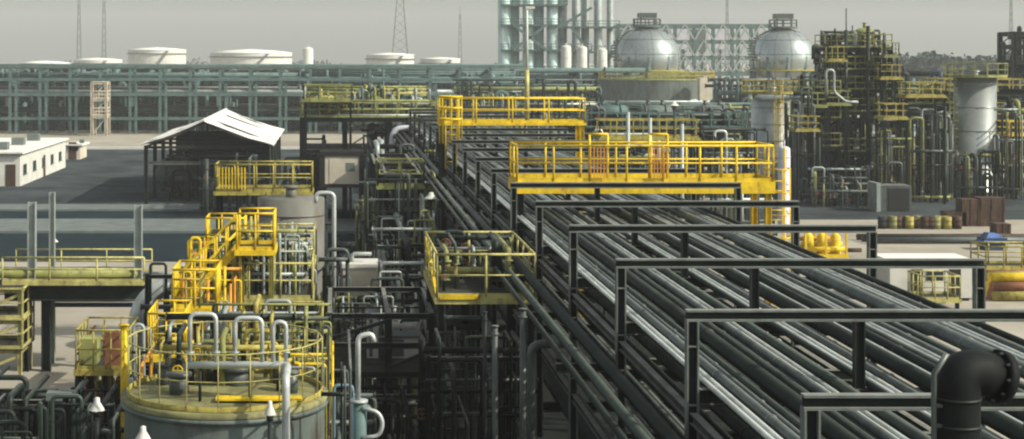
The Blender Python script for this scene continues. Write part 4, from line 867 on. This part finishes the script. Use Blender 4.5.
# flat tank in front of the left sphere
T = thing('flat_tank', 'wide green-grey tank below the left sphere with a pale strip at right', 'tank', (XP(656, 276), 276, 0))
ftx, ftr, ftz = XP(656, 276), 57 * 276 / FPX, ZP(79, 276)
part(T, 'shell', MB().lathe((ftx, 276, 0), [(ftr, 0), (ftr, ftz)], 56), 'tank_shell'); part(T, 'roof', MB().lathe((ftx, 276, ftz), [(ftr + .1, -.1), (ftr + .1, .08), (0, .7)], 56), 'green_pale')
railing(T, [(ftx + ftr * math.cos(a * math.pi / 12), 276 + ftr * math.sin(a * math.pi / 12), ftz) for a in range(-12, 3)], 'yellow_old', 1.3, 1.6, .07, True, False, False)
part(T, 'stair_tower', MB().box(XP(700, 264), XP(712, 264), 264, 266, 0, ZP(78, 264)), 'beige'); part(T, 'pump_house', MB().box(XP(648, 268), XP(700, 268), 268, 271, ftz + .25, ftz + 1.3), 'green_pale')
# ================================================================== CENTRE RIGHT, BEHIND THE RACK
CYY = 122
steel_frame('dark green steel structure behind the yellow crossover platform', [XP(588, CYY), XP(640, CYY), XP(690, CYY), XP(745, CYY)], [CYY, CYY + 8], [ZP(160, CYY), ZP(128, CYY)], 'dark_steel', cs=.3, bs=.3, decks=(ZP(128, CYY), ZP(160, CYY)), rails=(ZP(128, CYY),), rm='teal_steel', rr=.05)
for i, (px, py, m, d) in enumerate(((610, 122, 'teal_steel', 'teal'), (655, 122, 'tank_shell', 'green-grey'), (712, 121, 'pipe_grey', 'grey'))):
    hvessel(f'{d} exchanger on the upper deck of the dark green structure', (XP(px, CYY + 4), CYY + 4, ZP(128, CYY) + 1.0), .6, 2.2, m, z0=ZP(128, CYY) + .05)
manifold('grey-green pipes standing on the dark green structure', XP(590, CYY), XP(745, CYY), CYY + .5, CYY + 7, ZP(128, CYY) + .05, ZP(106, CYY), 30, ['pipe_green', 'pipe_grey', 'teal_steel', 'pipe_dark', 'pale_steel'], .06, .14, 8, 101, sup=False)
manifold('dark pipes under the dark green structure', XP(588, CYY), XP(745, CYY), CYY - 3, CYY + 7, .012, ZP(134, CYY), 36, MF, .08, .2, 6, 102)
for i, px in enumerate((628, 650, 682)):
    single('slender_post', f'pale slender post, {ORDW[i]} from the left behind the yellow crossover platform', 'post', MB().tube([(XP(px, 92), 92, 0), (XP(px, 92), 92, ZP(112 + 6 * i, 92))], .11, 8), 'pale_steel')
# yellow laddered column and neighbours
T = vvessel('grey-green column with yellow caged ladder below the right sphere', XP(772, 150), 150, 0, ZP(92, 150), 1.9, 'silver', bands=5, ring=[ZP(88, 150) - .4], rm='yellow_old')
ladder(T, (XP(779, 147.6), 147.7, 0), ZP(90, 150), 'yellow', cage=True, wdt=.8)
ladder(T, (XP(786, 148.2), 148.3, 0), ZP(96, 150), 'yellow_pale', cage=True, wdt=.6)
vvessel('lilac white slim column right of the yellow crossover platform', XP(784, 112), 112, 0, ZP(146, 112), .42, 'lilac', bands=3, n=18)
vvessel('blue-grey upright vessel left of the dark process tower', XP(806, 140), 140, 0, ZP(116, 140), .85, 'blue_grey', bands=2, n=24)
vvessel('grey-green pole column with rungs left of the blue-grey vessel', XP(794, 144), 144, 0, ZP(100, 144), .35, 'green_pale', bands=8, n=12)
# dark process tower
NY = 137; nz_ = lambda py: ZP(py, NY)
lv = [nz_(p) for p in (182, 152, 112, 90, 70, 48)]
T = steel_frame('tall dark process tower with many decks right of the spheres', [XP(838, NY), XP(862, NY), XP(890, NY)], [NY, NY + 6], lv, 'dark_steel', cs=.32, bs=.26, decks=lv, rails=lv[1:], rm='green_pale', rr=.04)
part(T, 'antenna', MB().tube([(XP(850, NY), NY + 1, lv[-1]), (XP(850, NY), NY + 1, ZP(8, NY))], .06, 6), 'pipe_grey')
for px, a, b, r, m in ((846, 195, 30, .14, 'pipe_dark'), (868, 195, 26, .16, 'pipe_dark'), (884, 195, 40, .15, 'pipe_green'), (895, 195, 66, .12, 'pipe_grey')): part(T, 'riser', MB().tube([(XP(px, NY - .5), NY - .5, 0), (XP(px, NY - .5), NY - .5, ZP(b, NY))], r, 10), m)
lw = [nz_(p) for p in (176, 146, 118, 94)]
steel_frame('lower dark steel annex on the left of the process tower', [XP(812, NY), XP(835, NY)], [NY - 1, NY + 5], lw, 'dark_steel', cs=.28, bs=.26, decks=lw, rails=lw[1:], rm='green_pale', rr=.04)
for i, (px, k, m) in enumerate(((850, 1, 'pipe_grey'), (876, 2, 'green_pale'), (849, 3, 'pale_steel'), (878, 3, 'pipe_dark'), (876, 4, 'green_pale'), (850, 4, 'pipe_dark'))):
    hvessel(f'horizontal drum on the {ORDW[k]} deck of the dark process tower, {"left" if px < 860 else "right"} half', (XP(px, NY), NY + 1.4, lv[k] + .85), .45, 1.3, m, z0=lv[k] + .05)
vvessel('green-grey upright vessel on top of the dark process tower', XP(876, NY), NY + 3, lv[-1] + .05, ZP(27, NY), .9, 'green_pale', bands=2, n=20)
vvessel('dark upright vessel on top of the dark process tower', XP(846, NY), NY + 3, lv[-1] + .05, ZP(33, NY), .55, 'pipe_dark', bands=1, n=18)
vvessel('slim grey vessel between the two on top of the dark process tower', XP(860, NY), NY + 2, lv[-1] + .05, ZP(30, NY), .4, 'pipe_grey', bands=1, n=16)
for k in range(5):
    manifold(f'dark and olive pipes on the {ORDW[k]} deck of the dark process tower', XP(839, NY), XP(890, NY), NY + .3, NY + 5.5, lv[k] + .05, lv[k + 1] - .2, 22, MF + MF + ['green_pale', 'pale_steel', 'green_pale'], .05, .14, 12, 110 + k, sup=False, wm='green_pale')
for k in range(3):
    manifold(f'dark pipes on the {ORDW[k]} deck of the lower annex', XP(813, NY), XP(834, NY), NY - .8, NY + 4.5, lw[k] + .05, lw[k + 1] - .2, 12, MF + ['pale_steel'], .05, .14, 6, 140 + k, sup=False, wm='green_pale')
for k in range(5):
    manifold(f'thick grey-green pipes filling the back of the {ORDW[k]} deck of the dark process tower', XP(836, NY), XP(893, NY), NY + 2.5, NY + 6.5, lv[k] + .05, lv[k + 1] + .3, 20, ['pipe_grey', 'pale_steel', 'green_pale', 'pipe_grey', 'pipe_dark', 'tank_shell'], .10, .24, 6, 150 + k, sup=False, wm='green_pale')
for i, (a, b, pd, m) in enumerate(((828, 846, 60, 'yellow_old'), (880, 902, 78, 'yellow_old'), (826, 850, 104, 'green_pale'), (884, 906, 142, 'yellow_old'), (808, 826, 106, 'green_pale'), (884, 898, 56, 'green_pale'))):
    platform(f'small olive railed balcony, {ORDW[i]} of those bracketed to the dark process tower', XP(a, NY - 2), XP(b, NY - 2), NY - 2.2, NY - .7, ZP(pd, NY - 2), m, sp=.8, r=.035, detail=False, legw=.1)
manifold('tangled pipes over the top deck of the dark process tower', XP(838, NY), XP(892, NY), NY + .4, NY + 5.5, lv[-1] + .05, ZP(30, NY), 18, MF + ['green_pale'], .05, .12, 8, 118, sup=False, wm='green_pale')
manifold('pipes over the top deck of the lower annex', XP(812, NY), XP(836, NY), NY - .8, NY + 4.5, lw[-1] + .05, ZP(72, NY), 10, MF + ['pale_steel'], .05, .12, 5, 119, sup=False, wm='green_pale')
manifold('dark pipes at the foot of the process tower', XP(812, NY), XP(900, NY), NY - 2.2, NY + 5, .012, lw[0] - .3, 30, ['pipe_dark', 'pipe_black'], .08, .2, 5, 120)
single('white_u_pipe', 'white inverted U pipe left of the dark process tower', 'pipe', MB().pipe([P(826, 96, 134), P(826, 70, 134), P(834, 70, 134), P(834, 92, 134), P(846, 102, 134), P(858, 102, 134)], .11, 8, .3), 'pale_steel')
# lower structure between tower and silver column
l2 = [nz_(p) for p in (182, 152, 128, 106)]
steel_frame('brown-grey pipe structure between the dark tower and the silver column', [XP(900, NY + 4), XP(925, NY + 4), XP(948, NY + 4)], [NY + 4, NY + 10], [l + .02 for l in l2], 'dark_steel', cs=.3, bs=.35, decks=[l2[1] + .02, l2[3] + .02], rails=[l2[3] + .02], rm='green_pale', rr=.05, dm='concrete')
manifold('dark pipes packed in the structure left of the silver column', XP(902, NY + 4), XP(946, NY + 4), NY + 4.5, NY + 9.5, .012, l2[3] - .1, 26, MF + ['brown', 'pale_steel'], .08, .2, 8, 121)
manifold('olive pipes over the structure left of the silver column', XP(902, NY + 4), XP(946, NY + 4), NY + 4.5, NY + 9.5, l2[3] + .08, ZP(84, NY), 16, MF + ['green_pale', 'pale_steel'], .07, .16, 5, 122, sup=False)
manifold('olive green pipes between the dark tower and its right neighbour', XP(884, 133), XP(904, 133), 132, 135, .012, ZP(112, 133), 14, ['green_pale', 'pipe_green', 'pipe_dark', 'pipe_green', 'pale_steel'], .06, .12, 8, 123, wm='yellow')
# silver column
T = vvessel('silver column with railed top platform at the right', XP(975, 140), 140, 0, ZP(76, 140), 1.75, 'silver', bands=5, ring=[ZP(76, 140)], rm='green_pale', head=False, n=40)
ladder(T, (XP(952, 139), 138.9, 0), ZP(78, 140), 'green_pale', cage=True)
steel_frame('dark steel structure behind the silver column at the right edge', [XP(945, 146), XP(985, 146), XP(1040, 146)], [146, 152], [ZP(p, 146) for p in (170, 140, 115, 92)], 'dark_steel', cs=.3, bs=.3, decks=[ZP(115, 146), ZP(92, 146)], rails=[ZP(92, 146), ZP(115, 146)], rm='yellow_old', rr=.05)
manifold('dark pipes at the right edge beside the silver column', XP(994, 141), XP(1040, 141), 139, 145, .012, ZP(85, 141), 24, MF + ['green_pale'], .08, .2, 8, 124)
platform('yellow railed platform at the right edge beside the silver column', XP(1002, 138), XP(1040, 138), 137, 139, ZP(134, 138), 'yellow', sp=1.2, detail=False, r=.05)
steel_frame('dark tower cut off by the right edge of the picture', [XP(1014, 190), XP(1040, 190)], [190, 194], [ZP(p, 190) for p in (100, 80, 60, 45, 32)], 'dark_steel', cs=.5, bs=.5, decks=[ZP(p, 190) for p in (80, 60, 45, 32)])
manifold('dark pipes in the tower cut off by the right edge', XP(1012, 190), XP(1040, 190), 190.5, 193.5, .012, ZP(26, 190), 16, MF, .15, .3, 0, 125, sup=False)
# low dark units further back on the right
manifold('dim blue-grey pipework behind the structures right of the dark tower', XP(900, 190), XP(1012, 190), 186, 196, .012, ZP(72, 190), 50, ['teal_steel', 'pipe_dark', 'pipe_dark', 'navy'], .12, .35, 0, 126, sup=False)
manifold('dim teal pipework in front of the wide flat tank', XP(590, 200), XP(760, 200), 196, 206, .012, ZP(104, 200), 70, ['teal_steel', 'pipe_dark', 'teal_steel', 'pipe_grey', 'green_pale'], .12, .3, 0, 127, sup=False)
manifold('dim teal pipework at the foot of the tall teal columns', XP(455, 215), XP(600, 215), 210, 220, 0, ZP(78, 215), 60, ['teal_steel', 'pipe_dark', 'pipe_dark', 'pipe_grey', 'green_pale'], .1, .28, 0, 128, sup=False)
manifold('dim green pipes beyond the far crossover platform', XP(440, 140), XP(600, 140), 134, 146, 0, ZP(112, 140), 50, ['pipe_dark', 'pipe_green', 'teal_steel', 'pipe_grey'], .1, .25, 6, 129)
manifold('dim pipes between the flat tank and the right sphere', XP(715, 230), XP(800, 230), 226, 236, .0, ZP(78, 230), 40, ['teal_steel', 'pipe_dark', 'pipe_grey'], .12, .35, 0, 130, sup=False)

# ================================================================== FINE CLUTTER BETWEEN THE UNITS
MP = ['pipe_grey', 'pale_steel', 'pipe_dark', 'green_pale', 'pipe_green', 'pipe_dark', 'galv']
MT = ['pipe_dark', 'pipe_green', 'pipe_grey', 'green_pale', 'pipe_grey', 'pale_steel', 'pipe_dark', 'tank_shell']
MO = ['yellow_old', 'green_pale', 'pale_steel', 'pipe_dark', 'pipe_green', 'yellow_pale']
FC = [
 ('dark and pale pipes wrapped round the foot of the silver column', 952, 998, 135.6, 137.6, .012, 150, 26, MT, .06, .14, 12),
 ('fine grey pipes and posts left of the rack below the pale platform', 372, 432, 60, 64, 0, 214, 34, MP, .025, .06, 16),
 ('fine dark and pale posts in the band left of the rack', 356, 432, 79, 83, 0, 176, 34, MT, .03, .07, 14),
 ('fine pale pipes climbing the rack side between the crossover platforms', 424, 436, 84, 88, 0, 128, 14, MP, .03, .06, 8),
 ('yellow and rusty pipes on the small left platform and beyond', 84, 140, 47.3, 49, 0, 322, 22, ['yellow', 'yellow_old', 'rust_red', 'green_pale'], .025, .05, 12),
 # label, px0, px1, near Y, far Y, base, py of the top, pipes, materials, rmin, rmax, valves
 ('speckled pale and dark pipes left of the rack beyond the pale platform', 366, 442, 72, 75.5, 0, 168, 34, MP, .03, .08, 16),
 ('speckled pipes under the left end of the far crossover platform', 400, 470, 93, 96, 0, 138, 30, MP, .04, .09, 12),
 ('small pipes and valves beyond the road before the olive structure', 366, 436, 112, 116.5, .13, 152, 34, MT, .05, .11, 18),
 ('tall thin pipes over the left end of the far crossover platform', 440, 520, 128, 132, 0, 92, 34, MO, .05, .11, 10),
 ('tall thin pipes over the right end of the far crossover platform', 520, 600, 126, 131, 0, 96, 34, MP, .05, .11, 10),
 ('speckled pipes just behind the yellow crossover platform on the left', 560, 660, 104, 110, .012, 128, 40, MP, .04, .10, 18),
 ('speckled pipes just behind the yellow crossover platform on the right', 660, 765, 104, 110, .012, 124, 40, MP, .04, .10, 18),
 ('grey pipes crowding the feet of the left sphere', 600, 720, 240, 250, 0, 100, 46, MP, .1, .22, 0),
 ('grey pipes crowding the feet of the right sphere', 735, 820, 240, 250, 0, 86, 40, MP, .1, .22, 0),
 ('olive pipes between the laddered column and the dark tower', 792, 816, 132, 136, .012, 88, 18, MT, .06, .13, 10),
 ('bushy olive pipes in front of the dark tower right side', 872, 906, 128, 131, .012, 128, 22, MT, .05, .11, 14),
 ('bushy pipes at the foot of the dark tower left side', 808, 866, 127, 131, .012, 166, 24, MT, .05, .11, 14),
 ('olive and brown pipes before the structure left of the silver column', 906, 948, 131, 134, .012, 104, 28, MT + ['brown'], .05, .12, 16),
 ('pipes climbing the left side of the silver column', 940, 952, 135, 137, .012, 96, 9, MT, .06, .12, 8),
 ('pipes climbing the right side of the silver column', 998, 1022, 134, 137, .012, 100, 14, MT, .06, .12, 10),
 ('grey pipes beyond the road right of the shed', 268, 312, 116, 123, .012, 158, 16, MT, .05, .11, 10),
 ('pale pipes between the grey vessel and the cream box', 318, 350, 50, 54, 0, 250, 16, MP, .03, .07, 8),
 ('thin pipes and valves before the cream insulated box', 336, 426, 49.5, 52, 0, 276, 32, MP, .025, .06, 14),
 ('thin dark pipes rising left of the vent pipe', 322, 352, 30, 34, 0, 330, 18, ['pipe_dark', 'pipe_green', 'pipe_grey', 'blue_grey'], .02, .05, 6),
 ('yellow valves and thin pipes right of the near tank roof', 262, 326, 34.8, 36, 0, 328, 22, ['yellow', 'yellow_old', 'green_pale', 'pale_steel', 'pipe_dark'], .02, .05, 14),
 ('yellow valves and thin pipes left of the near tank roof', 128, 192, 36.5, 40, 0, 332, 24, ['yellow', 'yellow_old', 'orange', 'pale_steel', 'pipe_dark'], .02, .05, 14),
 ('yellow piping lit by the sun beside the wide pale yellow platform', 184, 240, 47, 48.2, 0, 262, 24, ['yellow', 'yellow', 'yellow_old', 'orange', 'pipe_dark'], .025, .05, 16),
 ('olive thin pipes in front of the grey upright vessel', 240, 316, 58, 61, 0, 222, 30, MO, .03, .06, 16),
]
for i, (lab, a, b, y0, y1, zb, pt, n_, ms, r0, r1, nv) in enumerate(FC):
    ym = (y0 + y1) / 2; manifold(lab, XP(a, ym), XP(b, ym), y0, y1, zb, ZP(pt, ym), n_, ms, r0, r1, nv, 200 + i, sup=False, wm='yellow' if ms is MO else 'rust_red', horiz=max(4, n_ // 4))
for i, (lab, a, b, pd, Y, m) in enumerate((
  ('olive railed platform on the laddered column side of the dark tower', 796, 820, 130, 131, 'yellow_old'), ('dull yellow railed platform at the right shoulder of the dark tower', 884, 908, 118, 127, 'yellow_old'),
  ('olive railed platform over the structure left of the silver column', 906, 946, 96, 130, 'yellow_old'),
  ('olive railed platform below the far crossover platform', 470, 540, 140, 100, 'yellow_old'), ('pale railed platform under the dark green structure', 600, 700, 138, 100, 'yellow_old'),
  ('olive railed platform in the dark pipes left of the rack', 378, 424, 186, 74, 'green_pale'), ('olive railed platform over the olive structure left end', 304, 352, 100, 118, 'green_pale'))):
    platform(lab, XP(a, Y), XP(b, Y), Y, Y + 2.2, ZP(pd, Y), m, sp=1.0, r=.035, detail=False)
# far wood on the right
mb = MB(); rnd = random.Random(5)
def leafball(c, r, n):
    for _ in range(n):
        d = Vector((rnd.gauss(0, 1), rnd.gauss(0, 1), rnd.gauss(0, 1))).normalized() * r * rnd.uniform(.5, 1.05); s = r * rnd.uniform(.16, .32)
        p = Vector(c) + d; u = Vector((rnd.gauss(0, 1), rnd.gauss(0, 1), rnd.gauss(0, 1))).normalized(); v = u.orthogonal().normalized(); q = u.cross(v)
        mb.add([tuple(p + v * s), tuple(p + q * s), tuple(p - v * s), tuple(p - q * s)], [(0, 1, 2, 3)])
for i in range(70):
    Y = rnd.uniform(420, 520); px = rnd.uniform(868, 1060); h = rnd.uniform(10, 13) * (1 if px > 895 else .8); x = XP(px, Y)
    mb.tube([(x, Y, 0), (x, Y, h * .6)], .3, 5)
    for k in range(5): leafball((x + rnd.uniform(-3, 3), Y + rnd.uniform(-3, 3), h * rnd.uniform(.35, .82)), h * .22, 46)
struct('distant_wood', mb, 'leaf', 'stuff')
mb = MB()
for i in range(90):
    Y = rnd.uniform(800, 1000); px = rnd.uniform(-80, 900); h = rnd.uniform(6, 11); x = XP(px, Y)
    for k in range(3): leafball((x + rnd.uniform(-5, 5), Y + rnd.uniform(-3, 3), h * rnd.uniform(.3, .7)), h * .35, 24)
struct('horizon_wood', mb, 'leaf', 'stuff')
# ================================================================== RIGHT GROUND
def drum_fn(mb):
    mb.lathe((0, 0, 0), [(0, 0), (.29, 0), (.29, .28), (.305, .3), (.29, .32), (.29, .58), (.305, .6), (.29, .62), (.29, .87), (.27, .87), (.27, .85), (0, .85)], 16)
rnd = random.Random(12)
for i in range(15):
    x = XP(882 + i * 5.3, 112); y = 112 + rnd.uniform(-.3, .3); m = rnd.choice(['yellow_old', 'brown', 'green_pale', 'brown', 'dark_steel'])
    T = thing('oil_drum', f'{ {"yellow_old": "yellowish", "brown": "brown", "green_pale": "olive", "dark_steel": "dark"}[m]} drum, {ORDW[i]} from the left in the row on the sand', 'drum', (x, y, 0), 'row of drums on the sand')
    inst(T, 'barrel', ('drum',), drum_fn, (x, y, .001), m); inst(T, 'bung', ('bung',), lambda mb: mb.tube([(0, 0, .84), (0, 0, .9)], .04, 8), (x + .15, y, .001), 'pipe_grey')
CR = [(954, 0, 1.5, 1.0, 'single dark brown crate next to the drum row'), (968, 0, 1.5, 1.0, 'lower dark brown crate of the left stack'), (968, 1.0, 1.3, .9, 'upper dark brown crate of the left stack'), (988, 0, 1.9, 1.1, 'lower dark brown crate of the right stack'), (989, 1.1, 1.8, .9, 'upper dark brown crate of the right stack'), (1000, 0, .9, .8, 'small dark brown crate at the right end of the crates')]
for i, (px, z, s, h, d) in enumerate(CR):
    y = 114 if i < 5 else 108; x = XP(px, y); T = thing('wooden_crate', d, 'crate', (x, y, z), 'dark crates on the sand')
    part(T, 'box', MB().box(x - s / 2, x + s / 2, y - .6, y + .6, z + .002, z + h), 'brown')
    for q in (-.46, 0, .46): part(T, 'batten', MB().box(x + q * s - .06, x + q * s + .06, y - .64, y - .6, z + .004, z + h), 'brown')
T = thing('blue_tarp_box', 'blue tarpaulin covered box near the right edge', 'box', P(992, 249, 100))
x = XP(992, 100); part(T, 'box', MB().box(x - .7, x + .7, 99.4, 100.6, 0, .75), 'navy'); part(T, 'tarpaulin', MB().add([(x - .8, 99.3, .5), (x + .8, 99.3, .45), (x + .8, 100.7, .5), (x - .8, 100.7, .45), (x - .3, 99.7, 1.05), (x + .35, 99.7, .95), (x + .3, 100.3, 1.0), (x - .35, 100.3, 1.05)], [(0, 1, 5, 4), (1, 2, 6, 5), (2, 3, 7, 6), (3, 0, 4, 7), (4, 5, 6, 7)]), 'blue')
T = thing('junction_house', 'dark boxed gate valve house at the foot of the dark tower', 'box', P(896, 212, 124)); x = XP(896, 124)
part(T, 'body', MB().box(x - 1.2, x + 1.2, 124, 126, 0, 2.0), 'pipe_grey'); part(T, 'side_pillar', MB().box(x - 1.5, x - 1.2, 123.9, 126.1, 0, 2.2), 'pale_steel'); part(T, 'shutter', MB().box(x - .6, x + 1.0, 123.95, 124, .05, 1.8), 'black')
# white site cabin with yellow guard rail
CYB = 79; T = thing('portable_cabin', 'white portable cabin seen between the right rack posts', 'cabin', P(925, 300, CYB))
x0, x1 = XP(890, CYB), XP(972, CYB); zc = ZP(262, CYB)
part(T, 'wall', MB().box(x0, x1, CYB, CYB + 2.4, .15, zc), 'white'); part(T, 'roof', MB().box(x0 - .1, x1 + .1, CYB - .15, CYB + 2.5, zc, zc + .12), 'white_roof'); part(T, 'skid', MB().box(x0 + .1, x1 - .1, CYB + .1, CYB + 2.3, 0, .15), 'dark_steel')
for px in (917, 955): part(T, 'door', MB().box(XP(px, CYB) - .28, XP(px, CYB) + .28, CYB - .04, CYB, .2, zc - .35), 'black')
part(T, 'window', MB().box(XP(935, CYB) - .4, XP(935, CYB) + .4, CYB - .04, CYB, 1.0, zc - .4), 'glass_dark')
platform('low yellow railed step platform in front of the white cabin', XP(915, 77.5), XP(952, 77.5), 76.5, 78.4, .45, 'yellow_pale', sp=.6, r=.035)
single('yellow_locker', 'pale yellow locker left of the white cabin', 'box', MB().box(XP(884, 80), XP(896, 80), 79.2, 80.4, 0, 1.8).box(XP(884, 80) - .04, XP(896, 80) + .04, 79.16, 80.44, 1.8, 1.86), 'yellow_pale')
# yellow skid
T = thing('yellow_skid', 'bright yellow pipe skid on the sand right of the rack', 'skid', P(824, 257, 96)); x0, x1 = XP(802, 96), XP(846, 96)
part(T, 'base', MB().box(x0, x1, 95.5, 98, 0, .2), 'yellow')
for x in (x0 + .1, (x0 + x1) / 2, x1 - .1):
    for y in (95.6, 97.9): part(T, 'post', MB().box(x - .06, x + .06, y - .06, y + .06, .2, 1.6), 'yellow')
for y in (95.6, 97.9): part(T, 'top_bar', MB().box(x0, x1, y - .07, y + .07, 1.6, 1.74), 'yellow')
for k in range(4): part(T, 'pipe_run', MB().tube([(x0 + .1, 96 + .5 * k, .5 + .25 * (k % 3)), (x1 - .1, 96 + .5 * k, .5 + .25 * (k % 3))], .14, 10), 'yellow' if k != 2 else 'orange')
for k in range(3):
    part(T, 'tank', MB().lathe((x0 + .5 + k * .8, 96.4, .2), [(.3, 0), (.3, 1.0), (.15, 1.2), (0, 1.22)], 14), 'yellow')
part(T, 'loose_end', MB().tube([(x1, 96.3, .4), (x1 + 1.0, 96.3, .4)], .13, 10), 'brown')
# stacked lengths at the right edge
for row in range(3):
    for k in range(5 - row):
        y = 79 + k * .5 + row * .25; zz2 = .24 + row * .42; m = ['yellow_old', 'rust_red', 'yellow'][(row + k) % 3]
        single('stacked_pipe', f'{ {"yellow_old": "olive", "rust_red": "rusty", "yellow": "yellow"}[m]} pipe, {ORDW[k]} from the front in the {["bottom", "middle", "top"][row]} row of the stack at right edge', 'pipe', MB().tube([(XP(985, 80), y, zz2), (XP(1050, 80), y, zz2)], .235, 12), m, 'stacked pipes at the right edge')
platform('dull yellow railed platform behind the pipe stack at the right edge', XP(986, 84), XP(1040, 84), 84, 86, ZP(268, 84), 'yellow_old', sp=1.0, r=.04)
for i in range(3):
    single('ground_pipe', f'long pipe on the sand beyond the white cabin, {["nearest", "middle", "farthest"][i]} of three', 'pipe', MB().tube([(XP(862, 104), 103 + i * 1.0, .22), (XP(1060, 104), 103 + i * 1.0, .22)], .2, 10), ['pipe_grey', 'pipe_dark', 'brown'][i], 'long pipes on the sand')
# ================================================================== HAZE
hb = MB().box(-2000, 2000, -260, 2300, -1, 70)
hz = bpy.data.meshes.new('haze'); hz.from_pydata(hb.v, [], hb.f); ho = bpy.data.objects.new('haze', hz); COL.objects.link(ho); ho['kind'] = 'stuff'
hm = bpy.data.materials.new('haze_air'); hm.use_nodes = True; n = hm.node_tree.nodes; n.remove(n['Principled BSDF'])
pv = n.new('ShaderNodeVolumePrincipled'); pv.inputs['Color'].default_value = (.94, .97, .955, 1); pv.inputs['Density'].default_value = .00033; pv.inputs['Anisotropy'].default_value = .0
hm.node_tree.links.new(pv.outputs[0], n['Material Output'].inputs['Volume']); hz.materials.append(hm)
